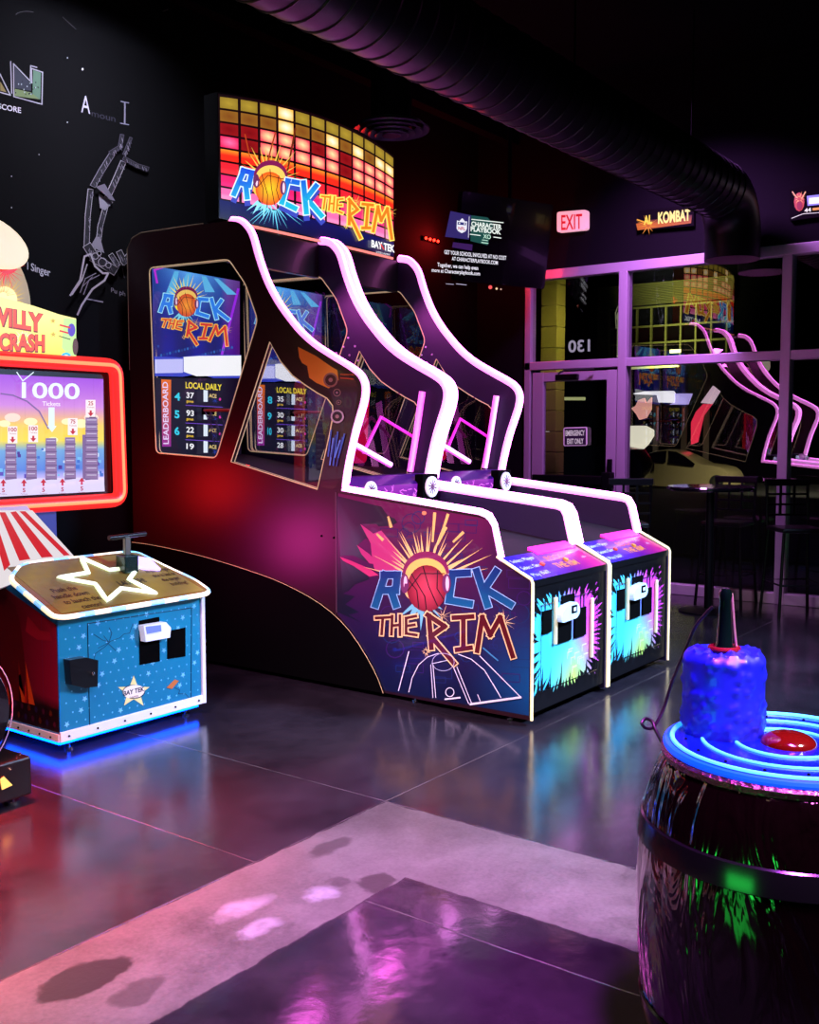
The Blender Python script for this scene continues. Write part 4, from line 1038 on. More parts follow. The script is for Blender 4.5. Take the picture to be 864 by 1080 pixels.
for (x, y, s_, txt) in ((46, 445, 1, '100'), (148, 440, 1, '100'), (344, 405, 1, '75'), (432, 315, 1, '25'), (0, 640, -1, '5'), (102, 640, -1, '5'), (198, 638, -1, '5'), (292, 636, -1, '5'), (388, 632, -1, '5')):
    if s_ > 0:
        a.poly([q(x - 24, y - 72), q(x + 24, y - 72), q(x + 24, y + 12), q(x - 24, y + 12)], 'f6e6e8')
    a.layer += 1
    if s_ > 0:
        a.stroke([q(x, y - 20), q(x, y - 6)], 2.2, 'c01424', ext=0); a.poly([q(x - 15, y - 8), q(x + 15, y - 8), q(x, y + 10)], 'c01424')
        a.text(txt, q(x - (20 if len(txt) > 2 else 12), y - 46), ((40 if len(txt) > 2 else 24) / 4.69, 0.1), (0, -20 / 4.69), 'b01a34', 0.02); a.text('Tickets', q(x - 18, y - 32), (36 / 4.69, 0), (0, -7 / 4.69), '8a2a40')
    else:
        a.stroke([q(x, y + 30), q(x, y + 14)], 2.2, 'c01424', ext=0); a.poly([q(x - 15, y + 14), q(x + 15, y + 14), q(x, y - 6)], 'c01424')
        a.text(txt, q(x - 7, y + 58), (14 / 4.69, 0), (0, -20 / 4.69), 'b01a34', 0.03); a.text('Tickets', q(x - 18, y + 70), (36 / 4.69, 0), (0, -7 / 4.69), '8a2a40')
    a.layer -= 1
a.up(); a.up(); a.text('1000', q(90, 232), (286 / 4.69, 1.4), (0, -78 / 4.69), 'e6f6ff', 0.015); a.stroke([q(66, 108), q(95, 150), q(108, 140), q(148, 108)], 1.0, 'e6f6ff')
a.text('Tickets', q(192, 272), (88 / 4.69, 0.3), (0, -22 / 4.69), 'f4eaff', 0.01)
a.poly([q(222, 280), q(252, 280), q(252, 372), q(262, 372), q(240, 402), q(216, 372), q(222, 372)], 'dff2f8')
a.done('screen', M_scr, LM, 'lit screen of towers under a violet and yellow sky, reading 1000 Tickets')
fl_ = []
for p in round_poly([(-2.70, 1.155), (-0.775, 1.155), (-0.79, 1.955), (-2.70, 1.955)], 0.07, 6): fl_.append((p[0], scy - 0.01, p[1]))
fo = obj('screen_frame', tube(B(), fl_, 0.042, 12, closed=True), mat('red_lit_frame', (0.9, 0.05, 0.05), 0.35, em=(1.0, 0.035, 0.03), es=0.85), LM, 'fat red glowing frame', smooth=True)
fl2 = [(p[0] + (0.0), p[1] - 0.030, p[2]) for p in fl_]
obj('frame_lamp', tube(B(), fl2, 0.014, 8, closed=True), mat('orange_lamp_line', (1, 0.5, 0.2), 0.4, em=(1.0, 0.22, 0.10), es=1.6), fo, 'brighter orange-red line in the frame', smooth=True)
# marquee board of the ticket game
q = cp(0, 200, 5.4); my = 2.38
outl = [(-400, 690), (-200, 620), (0, 612), (110, 640), (190, 662), (260, 685), (340, 712), (432, 734), (432, 985), (-400, 920)]
P_ = [at('y', my, *q(*p)) for p in outl]
mb = obj('marquee_board', prism(B(), [(p.x, p.z) for p in P_], my + 0.002, my + 0.07, lambda u, v, t: (u, t, v)), M_black, LM)
a = Art(sy(my), (0, -1, 0), 0.0015)
a.poly([q(*p) for p in outl], lambda x, y: (0.98, 0.90, 0.25) if y > 345 else (0.99, 0.95, 0.55))
a.up().poly([q(360, 730), q(432, 738), q(432, 960), q(375, 930), q(350, 900)], lambda x, y: (0.75, 0.92, 0.55))
a.burst(q(130, 850), 5, 13, 18, 'f8f6c0', seed=3)
a.up()
a.text('WILLY', q(-70, 760), (315 / 5.4, 52 / 5.4), (0, -100 / 5.4), '8a1a10', 0.07); a.text('CRASH', q(-8, 912), (262 / 5.4, 10 / 5.4), (0, -92 / 5.4), '8a1a10', 0.07)
a.up(); a.text('WILLY', q(-73, 755), (313 / 5.4, 52 / 5.4), (0, -96 / 5.4), 'ee4a22', 0.04); a.text('CRASH', q(-10, 907), (260 / 5.4, 10 / 5.4), (0, -88 / 5.4), 'ee4a22', 0.04)
for y_ in (772, 805): a.stroke([q(340, y_), q(392, y_ + 14)], 1.8, 'd81a20')
a.stroke([q(335, y_ + 30), q(395, y_ + 48)], 1.0, '3a2a10'); a.disc(q(404, 800), 4.0, 7.0, '5a3ab8', 12); a.disc(q(425, 895), 3.0, 9.0, '5a3020', 12); a.disc(q(372, 952), 5.5, 4.5, '38b8e8', 12); a.disc(q(372, 952), 2.6, 2.2, 'f0f8ff', 10)
for (x, y) in ((298, 748), (300, 825)): a.star(q(x, y), 3.0, 'c8a020')
a.done('marquee_print', M_sign, mb, 'yellow lit print with red letters')
P_ = [at('y', my, *q(*p)) for p in ((-400, 925), (0, 935), (432, 962), (432, 990), (-400, 950))]
obj('marquee_sill', prism(B(), [(p.x, p.z) for p in P_], my - 0.02, my + 0.09, lambda u, v, t: (u, t, v)), mat('red_sill', (0.7, 0.03, 0.03), 0.4, em=(1, 0.03, 0.03), es=0.3), mb)
# round topper: burst plate and cream helmet dome, glow put into its material
cpt = at('y', my + 0.04, -14, 318); rr_ = (at('y', my + 0.04, 36, 318) - cpt).length
tpp = [(cpt.x + rr_ * math.cos(t), cpt.z + rr_ * 1.25 * math.sin(t)) for t in [2 * PI * k / 36 for k in range(36)]]
tq = obj('round_plate', prism(B(), tpp, my + 0.075, my + 0.11, lambda u, v, t: (u, t, v)), mat('topper_cream', (0.85, 0.78, 0.5), 0.4, em=(1.0, 0.85, 0.5), es=0.18), mb, 'round cream lit plate')
a = Art(lambda x, z: Vector((x, my + 0.072, z)), (0, -1, 0), 0.0012)
a.fn = sy(my + 0.072)
a.burst((4, 318), 6, 34, 30, 'f8d020', seed=8, wid=0.6); a.disc((4, 316), 14, 14, 'fff0a0', 16); a.up().burst((6, 284), 5, 27, 22, 'e01a18', seed=9, wid=0.6); a.disc((8, 282), 10, 7, 'd81418', 14); a.up().burst((3, 312), 4, 24, 16, 'ff7a18', PI * 1.0, PI * 2.0, seed=10, wid=0.4)
a.done('burst_print', M_sign, tq, 'red and yellow burst print')
dm = B(); dc0 = at('y', my, -12, 252); bmesh.ops.create_uvsphere(dm, u_segments=32, v_segments=18, radius=1.0)
ra = (at('y', my, 33, 252) - dc0).length
bmesh.ops.transform(dm, matrix=Matrix.Translation(dc0 + Vector((0, 0.03, 0))) @ Matrix.Rotation(math.radians(-14), 4, 'Y').inverted() @ Matrix.Diagonal((ra, 0.07, ra * 0.52, 1)), verts=dm.verts)
obj('helmet_dome', dm, mat('cream_glow', (0.95, 0.9, 0.75), 0.4, em=(1.0, 0.90, 0.66), es=0.85), mb, 'cream oval helmet dome on top, made to glow', smooth=True)

# ---------------------------------------------------------------- black round-housed machine at the left edge
wc = at('y', 1.10, -30, 757)
RW = thing('rounded_machine_housing', 'glossy black round housing on a box base at the left edge, yellow label low down', 'arcade machine', (wc.x, 1.15, 0))
M_gloss = mat('glossy_black_shell', (0.015, 0.015, 0.03), 0.12, coat=1.0)
wr_ = (at('y', 1.10, 22, 757) - wc).length
bm = B(); prof = [(0.0, -0.16), (wr_ * 0.8, -0.15), (wr_ * 0.96, -0.10), (wr_, -0.03), (wr_, 0.03), (wr_ * 0.96, 0.10), (wr_ * 0.8, 0.15), (0.0, 0.16)]
rings = []
for r, d in prof[1:-1]: rings.append([bm.verts.new((wc.x + r * math.cos(2 * PI * k / 40), 1.27 + d, wc.z + r * 1.18 * math.sin(2 * PI * k / 40))) for k in range(40)])
for A, Bv in zip(rings, rings[1:]):
    for k in range(40): bm.faces.new((A[k], A[(k + 1) % 40], Bv[(k + 1) % 40], Bv[k]))
bm.faces.new(rings[0][::-1]); bm.faces.new(rings[-1])
sh = obj('shell', bm, M_gloss, RW, smooth=True)
obj('rim_light', tube(B(), [(wc.x + wr_ * 0.985 * math.cos(t), 1.27 - 0.11, wc.z + wr_ * 1.165 * math.sin(t)) for t in [2 * PI * k / 40 for k in range(40)]], 0.002, 6, closed=True), mat('pale_rim_line', (0.9, 0.8, 0.9), 0.3), sh)
b1 = at('y', 1.10, 33, 797); b2 = at('y', 1.10, 33, 838)
bb_ = B(); box(bb_, (b1.x - 0.75, 1.10, b2.z), (b1.x, 1.48, b1.z), 0.01)
obj('base_box', bb_, M_black, RW)
f = B(); fx = at('y', 1.16, 16, 850).x; cyl(f, (fx, 1.18, 0), (fx, 1.18, 0.014), 0.032, 16); cyl(f, (fx, 1.18, 0.014), (fx, 1.18, b2.z), 0.010, 10); obj('levelling_foot', f, M_chrome, RW)
P_ = [at('y', 1.098, *p) for p in ((2, 833), (0, 822), (4, 819), (13, 828))]
obj('yellow_label', prism(B(), [(p.x, p.z) for p in P_], 1.096, 1.0995, lambda u, v, t: (u, t, v)), mat('yellow_sticker', (0.9, 0.85, 0.35), 0.5, em=(1, 0.9, 0.3), es=0.3), RW)
balls('bolt', [at('y', 1.095, *p) for p in ((11, 811), (21, 795), (18, 799))], 0.006, M_chrome, RW, 2)

# ---------------------------------------------------------------- barrel game in front
BC = (-2.18, -1.956)
BR = thing('barrel_game_table', 'dark glossy barrel with metal hoops and a round top of glowing blue rings', 'game table', (BC[0], BC[1], 0))
prof = [(0.302, 0.0), (0.312, 0.02), (0.331, 0.14), (0.345, 0.28), (0.350, 0.40), (0.347, 0.52), (0.334, 0.63), (0.316, 0.70), (0.298, 0.745), (0.288, 0.760)]
pp = smooth_path([(r, 0, z) for r, z in prof], 4)
M_barrel = mat('barrel_varnish', (0.030, 0.010, 0.012), 0.10, coat=1.0)
nt = M_barrel.node_tree; L = nt.links; bs = nt.nodes['Principled BSDF']
tcn = nt.nodes.new('ShaderNodeTexCoord'); mp = nt.nodes.new('ShaderNodeMapping'); mp.inputs['Scale'].default_value = (6.0, 6.0, 1.6)
ns = nt.nodes.new('ShaderNodeTexNoise'); ns.inputs['Scale'].default_value = 1.5; ns.inputs['Detail'].default_value = 3; ns.inputs['Distortion'].default_value = 1.2
bp = nt.nodes.new('ShaderNodeBump'); bp.inputs['Strength'].default_value = 1.0; bp.inputs['Distance'].default_value = 0.022
L.new(tcn.outputs['Object'], mp.inputs[0]); L.new(mp.outputs[0], ns.inputs['Vector']); L.new(ns.outputs[0], bp.inputs['Height']); L.new(bp.outputs[0], bs.inputs['Normal']); L.new(bp.outputs[0], bs.inputs['Coat Normal'])
body = obj('barrel_body', lathe(B(), [(p.x, p.z) for p in pp], (BC[0], BC[1], 0), 72), M_barrel, BR, smooth=True)
def rad(z):
    for p, r in zip(pp, pp[1:]):
        if p.z <= z <= r.z: return p.x + (r.x - p.x) * (z - p.z) / (r.z - p.z)
    return 0.3
M_hoop = mat('dark_polished_hoop', (0.22, 0.24, 0.25), 0.16, 0.9)
for z0, z1 in ((0.555, 0.618), (0.10, 0.165)):
    obj('barrel_hoop', lathe(B(), [(rad(z0) + 0.001, z0), (rad(z0) + 0.006, z0 + 0.004), (rad((z0 + z1) / 2) + 0.007, (z0 + z1) / 2), (rad(z1) + 0.006, z1 - 0.004), (rad(z1) + 0.001, z1)], (BC[0], BC[1], 0), 72, cap=False), M_hoop, BR, smooth=True)
ZT = 0.80
obj('rim_ring', lathe(B(), [(0.262, 0.758), (0.292, 0.760), (0.296, 0.775), (0.285, 0.785), (0.262, 0.785)], (BC[0], BC[1], 0), 64), mat('crumpled_foil', (0.5, 0.35, 0.4), 0.25, 0.9, bump=(60, 1.0, 0.01)), BR, smooth=True)
M_deep = mat('table_top_blue', (0.01, 0.03, 0.45), 0.25, em=(0.0, 0.02, 0.9), es=0.40, coat=0.6)
top = obj('table_top', lathe(B(), [(0.270, 0.775), (0.279, 0.782), (0.280, 0.792), (0.274, ZT), (0.0005, ZT)], (BC[0], BC[1], 0), 72), M_deep, BR, 'blue glowing round top', smooth=False)
M_cyan = mat('ring_cyan', (0.3, 0.9, 1), 0.4, em=(0.03, 0.36, 1.0), es=1.3)
obj('light_ring', tube(B(), [(BC[0] + 0.280 * math.cos(2 * PI * k / 72), BC[1] + 0.280 * math.sin(2 * PI * k / 72), 0.790) for k in range(72)], 0.010, 8, closed=True), mat('ring_blue', (0, 0.3, 1), 0.4, em=(0.0, 0.05, 1.0), es=1.8), top, 'bright blue outer ring', smooth=True)
obj('light_ring', tube(B(), [(BC[0] + 0.268 * math.cos(2 * PI * k / 72), BC[1] + 0.268 * math.sin(2 * PI * k / 72), ZT + 0.001) for k in range(72)], 0.006, 8, closed=True), M_cyan, top, smooth=True)
for r, a0, a1 in ((0.196, 0, 2 * PI), (0.118, 0, 2 * PI)):
    obj('light_ring', tube(B(), [(BC[0] + r * math.cos(a0 + (a1 - a0) * k / 64), BC[1] + r * math.sin(a0 + (a1 - a0) * k / 64), ZT + 0.001) for k in range(64)], 0.0045, 8, closed=True), M_cyan, top, smooth=True)
balls('stud', [(BC[0] + 0.236 * math.cos(t), BC[1] + 0.236 * math.sin(t), ZT) for t in [2 * PI * k / 16 + 0.1 for k in range(16)]], 0.0045, M_matte, top)
bd = B(); prof2 = [(0.066 * math.cos(t), 0.030 * math.sin(t)) for t in [PI / 2 * k / 8 for k in range(9)]]
bd_c = at('z', ZT, 832, 784)
lathe(bd, [(r if r > 0.0006 else 0.0006, z) for r, z in prof2], (bd_c.x, bd_c.y, ZT), 40)
obj('push_button', bd, mat('red_button', (0.32, 0.03, 0.02), 0.12, coat=1.0), top, 'red domed button', smooth=True)
# canister on top
kc = at('z', ZT, 762, 771)
CT = thing('blue_textured_canister', 'short round blue-lit canister with dimpled skin standing on the barrel table', 'canister', (kc.x, kc.y, ZT))
R_ = (at('z', ZT, 808, 771) - kc).length * 0.97; Hc = 0.205
bm = B(); n = 96; m_ = 34
rnd = random.Random(2)
cells = [(rnd.random() * 2 * PI, rnd.random() * Hc) for _ in range(150)]
def dimple(t, z):
    d = min(math.hypot(R_ * ((t - a_ + PI) % (2 * PI) - PI), z - b_) for a_, b_ in cells); return min(d, 0.014)
rings = []
for j in range(m_ + 1):
    z = Hc * j / m_; r0 = R_ * (1 - 0.10 * max(0, (z - Hc * 0.9) / (Hc * 0.1)) ** 2 - 0.03 * max(0, 1 - z / 0.02))
    rings.append([bm.verts.new((kc.x + (r0 - 0.50 * dimple(2 * PI * k / n, z)) * math.cos(2 * PI * k / n), kc.y + (r0 - 0.50 * dimple(2 * PI * k / n, z)) * math.sin(2 * PI * k / n), ZT + z)) for k in range(n)])
cells2 = [(R_ * math.sqrt(rnd.random()), rnd.random() * 2 * PI) for _ in range(46)]
for j in range(1, 9):
    r0 = R_ * 0.90 * (1 - j / 8.6)
    rr2 = []
    for k in range(n):
        t = 2 * PI * k / n; x, y = r0 * math.cos(t), r0 * math.sin(t)
        d = min(math.hypot(x - a_ * math.cos(b_), y - a_ * math.sin(b_)) for a_, b_ in cells2)
        rr2.append(bm.verts.new((kc.x + x, kc.y + y, ZT + Hc + 0.010 * math.sin(PI * min(1, j / 3)) * 0 + 0.012 - min(d, 0.016) * 0.8)))
    rings.append(rr2)
for A, Bv in zip(rings, rings[1:]):
    for k in range(n): bm.faces.new((A[k], A[(k + 1) % n], Bv[(k + 1) % n], Bv[k]))
bm.faces.new(rings[0][::-1]); bm.faces.new(rings[-1])
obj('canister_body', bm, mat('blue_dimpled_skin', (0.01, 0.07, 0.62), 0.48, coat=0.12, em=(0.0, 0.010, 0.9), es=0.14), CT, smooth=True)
sp = B(); zc = ZT + Hc
lathe(sp, [(0.028, zc - 0.005 - ZT), (0.026, zc + 0.01 - ZT), (0.020, zc + 0.02 - ZT), (0.016, zc + 0.09 - ZT), (0.014, zc + 0.125 - ZT), (0.017, zc + 0.145 - ZT), (0.010, zc + 0.16 - ZT)], (kc.x, kc.y, ZT), 24)
obj('spout', sp, mat('dark_green_glass', (0.01, 0.06, 0.04), 0.12, coat=1.0), CT, 'dark upright spout', smooth=True)
rp_ = RT * 0.024
obj('lever', tube(B(), [Vector((kc.x, kc.y, zc + 0.15)) + RT * 0.004, Vector((kc.x, kc.y, zc + 0.145)) + RT * 0.016, Vector((kc.x, kc.y, zc + 0.06)) + RT * 0.024, Vector((kc.x, kc.y, zc + 0.012)) + RT * 0.030], 0.0035, 8), mat('pale_pink_metal', (0.8, 0.65, 0.65), 0.25, 0.6), CT, 'pale lever down the spout')
obj('collar', tube(B(), [(kc.x + 0.034 * math.cos(2 * PI * k / 24), kc.y + 0.034 * math.sin(2 * PI * k / 24), zc + 0.008) for k in range(24)], 0.007, 8, closed=True), mat('pink_collar', (0.5, 0.1, 0.15), 0.25, 0.5), CT, smooth=True)
# cord from the spout to the barrel rim with a curl
dpt = (Vector((kc.x, kc.y, 0)) - CAM).dot(FW)
def atd(px, py, d): v = ray(px, py); return CAM + v * d
ck = [(752, 640, dpt), (744, 648, dpt + .01), (733, 662, dpt + .03), (725, 681, dpt + .05), (717, 700, dpt + .06), (708, 722, dpt + .06), (701, 745, dpt + .05), (694, 760, dpt + .03), (688, 768, dpt + .01), (681, 768, dpt), (677, 763, dpt), (681, 758, dpt + .01), (688, 761, dpt + .01), (691, 769, dpt), (697, 781, dpt - .01), (704, 798, dpt - .02), (708, 806, dpt - .02)]
obj_ = obj('cord', tube(B(), smooth_path([atd(*p) for p in ck], 4), 0.0042, 8), mat('black_cord', (0.02, 0.02, 0.03), 0.4), None, smooth=True)
tag(obj_, 'thin black cord with a small curl, hanging from the canister spout to the barrel rim', 'cord')

# ---------------------------------------------------------------- high table and stools by the windows
TB = thing('high_bar_table', 'tall round black bar table on one post in front of the shop windows', 'table', (4.02, 0.53, 0))
obj('table_top', lathe(B(), [(0.36, 1.065), (0.37, 1.075), (0.37, 1.09), (0.36, 1.10), (0.001, 1.10)], (4.02, 0.53, 0), 48), mat('dark_table_top', (0.05, 0.04, 0.07), 0.18, coat=0.6), TB)
obj('post', cyl(B(), (4.02, 0.53, 0.02), (4.02, 0.53, 1.07), 0.035, 20), M_metal, TB, smooth=True)
obj('foot_plate', lathe(B(), [(0.25, 0.0), (0.25, 0.012), (0.06, 0.03), (0.001, 0.032)], (4.02, 0.53, 0), 40), M_metal, TB)
def stool(loc, rz, label, back='grid'):
    S = thing('bar_stool', label, 'bar stool', loc, 'black bar stools round the high table')
    M_ = Matrix.Translation(loc) @ Matrix.Rotation(rz, 4, 'Z')
    def put(bm): bmesh.ops.transform(bm, matrix=M_, verts=bm.verts); return bm
    b = B(); box(b, (-0.19, -0.19, 0.72), (0.19, 0.19, 0.76), 0.015); obj('seat', put(b), M_black, S)
    for sx_ in (-1, 1):
        for sy_ in (-1, 1):
            b = B(); tube(b, [(sx_ * 0.21, sy_ * 0.21, 0.0), (sx_ * 0.17, sy_ * 0.17, 0.72)], 0.014, 8); obj('leg', put(b), M_metal, S)
    b = B(); tube(b, [(s * 0.198, t * 0.198, 0.28) for s, t in ((-1, -1), (1, -1), (1, 1), (-1, 1))], 0.010, 8, closed=True); obj('foot_ring', put(b), M_metal, S)
    b = B(); tube(b, [(-0.18, 0.18, 0.74), (-0.18, 0.21, 1.14)], 0.014, 8); tube(b, [(0.18, 0.18, 0.74), (0.18, 0.21, 1.14)], 0.014, 8)
    box(b, (-0.20, 0.195, 1.10), (0.20, 0.225, 1.16), 0.008)
    for z in (0.84, 0.93, 1.02): box(b, (-0.18, 0.19, z), (0.18, 0.21, z + 0.018))
    for x in (-0.06, 0.06): box(b, (x - 0.009, 0.19, 0.84), (x + 0.009, 0.21, 1.11))
    obj('backrest', put(b), M_metal, S, 'window-pane backrest of crossing bars')
stool((3.92, 1.28, 0), 2.21, 'black metal bar stool with grid back, left of the high table')
stool((4.30, -0.12, 0), -0.9, 'black bar stool close to the thick window mullion, right of the high table')
stool((4.55, 0.56, 0), -1.57, 'black bar stool between the high table and the glass')

# ---------------------------------------------------------------- hung television
tvc = Vector((4.05, 2.60, 3.42))
tr_ = Vector((0.93, -0.36, 0)).normalized(); tn = (CAM + Vector((0, 0, 0)) - tvc); 
tnn = Vector((-tr_.y * -1, 0, 0)); nh = Vector((-0.36, -0.93, 0)).normalized(); tn = (nh * math.cos(0.16) + Vector((0, 0, -math.sin(0.16)))).normalized(); tu = tn.cross(tr_) * -1
if tu.z < 0: tu = -tu
TV = thing('hanging_television', 'black television hung high by the back wall, showing white text and a shield', 'television', tuple(tvc))
def tvp(u, v, d=0.0): return tvc + tr_ * u + tu * v + tn * d
obj('television_case', prism(B(), round_poly([(-0.60, -0.42), (0.50, -0.42), (0.50, 0.40), (-0.60, 0.40)], 0.03), -0.06, 0.0, lambda u, v, t: tvp(u, v, t)), mat('tv_black', (0.01, 0.01, 0.015), 0.25, coat=0.3), TV)
def tvray(px, py):
    d = ray(px, py); p0 = tvp(0, 0, 0.002); t = (p0 - CAM).dot(tn) / d.dot(tn); return CAM + d * t
a = Art(tvray, tn, 0.0015); q = cp(430, 200, 6.646)
a.poly([q(300, 150), q(445, 180), q(430, 350), q(262, 330)], lambda x, y: (0.20, 0.16, 0.42)); a.poly([q(445, 180), q(560, 195), q(600, 240), q(560, 390), q(440, 360)], lambda x, y: (0.10, 0.30, 0.28))
a.poly([q(318, 368), q(455, 385), q(450, 428), q(312, 405)], '3a1c5a')
a.up()
sh_ = [(345, 215), (360, 222), (382, 200), (402, 224), (416, 222), (414, 275), (405, 292), (378, 305), (352, 290), (342, 272)]
a.poly([q(*p) for p in sh_], 'f0f0ff'); a.up(); a.poly([q(350, 226), q(409, 232), q(408, 250), q(348, 245)], '2a2a7a'); a.text('NFL', q(353, 280), (7.4, 0.8), (0, -3.2), 'c02a50', 0.03); a.star(q(362, 236), 1.2, 'ffffff'); a.star(q(396, 239), 1.2, 'ffffff')
a.stroke([q(430, 190), q(424, 335)], 0.5, 'f0f0ff')
a.stroke([q(445, 208), q(670, 232)], 0.9, 'f6fff8', ext=0); a.stroke([q(435, 312), q(510, 322)], 0.9, 'f6fff8', ext=0); a.stroke([q(600, 332), q(655, 340)], 0.9, 'f6fff8', ext=0); a.stroke([q(520, 352), q(560, 358)], 0.6, 'd8ffe8', ext=0); a.stroke([q(515, 370), q(565, 377)], 0.8, 'd8ffe8', ext=0)
a.text('CHARACTER', q(445, 255), (32, 3.6), (0, -5.0), 'f6fff8', 0.03); a.text('PLAYBOOK', q(440, 290), (32, 3.6), (0, -5.0), 'f6fff8', 0.03); a.text('XO', q(528, 340), (8, 1), (0, -4.5), 'd8ffe8', 0.01)
a.text('GET YOUR SCHOOL INVOLVED AT NO COST', q(255, 450), (65.5, 6.5), (0, -4.2), 'f4f0ff', 0.02); a.text('AT CHARACTERPLAYBOOK.COM', q(308, 495), (48.5, 4.6), (0, -3.9), 'f4f0ff', 0.02)
a.text('Together, we can help even', q(207, 538), (43, 3.8), (0, -4.2), 'f4f0ff', 0.02); a.text('more at Characterplaybook.com', q(167, 575), (51, 4.0), (0, -4.0), 'f4f0ff', 0.02)
a.stroke([q(268, 660), q(320, 664)], 0.5, 'c8c0e0'); a.stroke([q(340, 660), q(410, 668)], 0.6, 'c8c0e0')
a.disc(q(578, 684), 2.1, 2.1, 'ff5a5a', 10); a.disc(q(622, 694), 1.3, 1.3, 'f8d0a0', 8); a.disc(q(652, 698), 0.9, 0.9, 'e0b0a0', 8)
a.done('screen', art_mat('tv_picture', 1.0), TV, 'lit screen text and shield emblem')
obj('ceiling_pole', cyl(B(), tvp(0, 0.30, -0.05), (tvp(0, 0.3, -0.05).x, tvp(0, 0.3, -0.05).y, H), 0.02, 12), M_metal, TV)
# glowing red beads added for the red reflections near the television
for k, (px, py, lab) in enumerate(((455, 253, 'small red lamp cluster glowing on the dark back wall, left of the television'), (532, 268, 'small red lamp cluster glowing by the lower right of the television'))):
    p = at('y', YW - 0.02, px, py) if k == 0 else atd(px, py, (tvp(0.5, -0.1, 0.05) - CAM).dot(FW) - 0.02)
    RL = thing('red_glow_cluster', lab, 'lamp', tuple(p))
    nn = Vector((0, -1, 0)) if k == 0 else tn; rr = Vector((1, 0, 0)) if k == 0 else tr_
    balls('glow_bead', [p + rr * (j - 1.5) * 0.07 + nn * 0.01 for j in range(4)], 0.014, mat('red_glow_bead', (1, 0, 0), 0.3, em=(1.0, 0.02, 0.01), es=9), RL, 2)
    obj('bead_back', prism(B(), [(-0.14, -0.02), (0.14, -0.02), (0.14, 0.02), (-0.14, 0.02)], 0.0, 0.008, lambda u, v, t: p + rr * u + Vector((0, 0, v)) + nn * (t - 0.006)), M_matte, RL)
    l = bpy.data.lights.new('red_glow', 'POINT'); l.energy = 22; l.color = (1, 0.02, 0.02); l.shadow_soft_size = 0.05
    lo = bpy.data.objects.new('red_glow', l); COL.objects.link(lo); lo.location = p + nn * 0.13

# ---------------------------------------------------------------- signs
EX = at('x', 4.76, 603, 233)
ES = thing('exit_sign', 'white lit EXIT sign with red letters above the emergency door', 'sign', tuple(EX))
xf = 4.74; c4 = [at('x', xf, *p) for p in ((587.5, 223.5), (619, 221), (619, 242), (587.5, 245))]
obj('sign_case', prism(B(), round_poly([(p.y, p.z) for p in c4], 0.03), xf, 4.80, lambda u, v, t: (t, u, v)), mat('exit_case', (0.9, 0.7, 0.75), 0.4, em=(1.0, 0.50, 0.62), es=0.75), ES, 'pinkish white lit case')
a = Art(sx(xf), (-1, 0, 0), 0.002); a.text('EXIT', (592.2, 242.5), (22.0, -1.6), (0, -16.0), 'e0102a', 0.015)
a.done('sign_writing', art_mat('exit_letters', 1.0), ES, 'red EXIT letters')
def wall_sign(name, label, quad, draw, dep=0.05, strength=1.3):
    x_ = 4.80 - dep
    pts = [at('x', x_, *p) for p in quad]
    c = sum(pts, Vector()) / 4
    S = thing(name, label, 'sign', tuple(c))
    obj('sign_box', prism(B(), [(p.y, p.z) for p in pts], x_, 4.80, lambda u, v, t: (t, u, v)), mat('sign_black', (0.005, 0.005, 0.01), 0.8, spec=0.1), S)
    a = Art(sx(x_), (-1, 0, 0), 0.002); draw(a); a.done('sign_face', art_mat('sign_glow_' + name, strength), S)
def dk(a):
    q = cp(690, 180, 3.178)
    a.poly([q(-60, 178), q(-10, 165), q(128, 148), q(124, 176), q(-55, 200)], lambda x, y: (0.75, 0.36, 0.06) if y > 235 else (0.30, 0.10, 0.02))
    a.up().burst(q(-20, 185), 2, 14, 9, 'd8801a', seed=3); a.stroke([q(-55, 165), q(-10, 180)], 1.4, 'e89a2a')
    a.up().text('AL', q(-34, 181), (9.0, -1.5), (0, -9.0), 'f0c84a', 0.04); a.text('KOMBAT', q(14, 177), (34, -3.6), (0, -11.5), 'ffe08a', 0.04)
wall_sign('fighting_game_sign', 'dark sign with yellow-orange lettering, high on the wall right of the exit sign', [(674, 222), (732, 216), (732, 238), (672, 243)], dk)
def dp(a):
    q = cp(690, 180, 3.178)
    a.poly([q(512, 85), q(600, 75), q(600, 110), q(515, 118)], lambda x, y: (0.55, 0.50, 0.95)); a.up()
    a.poly([q(520, 92), q(600, 84), q(600, 106), q(520, 112)], 'f4eef4')
    a.disc(q(487, 105), 5.5, 10, 'b8381e', 12); a.up().burst(q(487, 95), 2, 9, 9, 'f09a5a', seed=4); a.stroke([q(465, 72), q(478, 90)], 1.2, 'e8a070'); a.stroke([q(508, 72), q(497, 92)], 1.2, 'e8a070'); a.disc(q(489, 118), 3, 5, '8a1a10', 10)
    a.text('44', q(505, 140), (7, -1), (0, -4), 'f0e0e8', 0.03); a.stroke([q(532, 130), q(600, 122)], 2.6, 'd88a3a', ext=0)
    a.stroke([q(462, 160), q(500, 145), q(600, 138)], 0.6, 'e8d8e8')
wall_sign('flame_character_sign', 'small lit sign with an orange figure and white band, high at the right edge', [(833, 199), (885, 190), (885, 226), (833, 233)], dp)
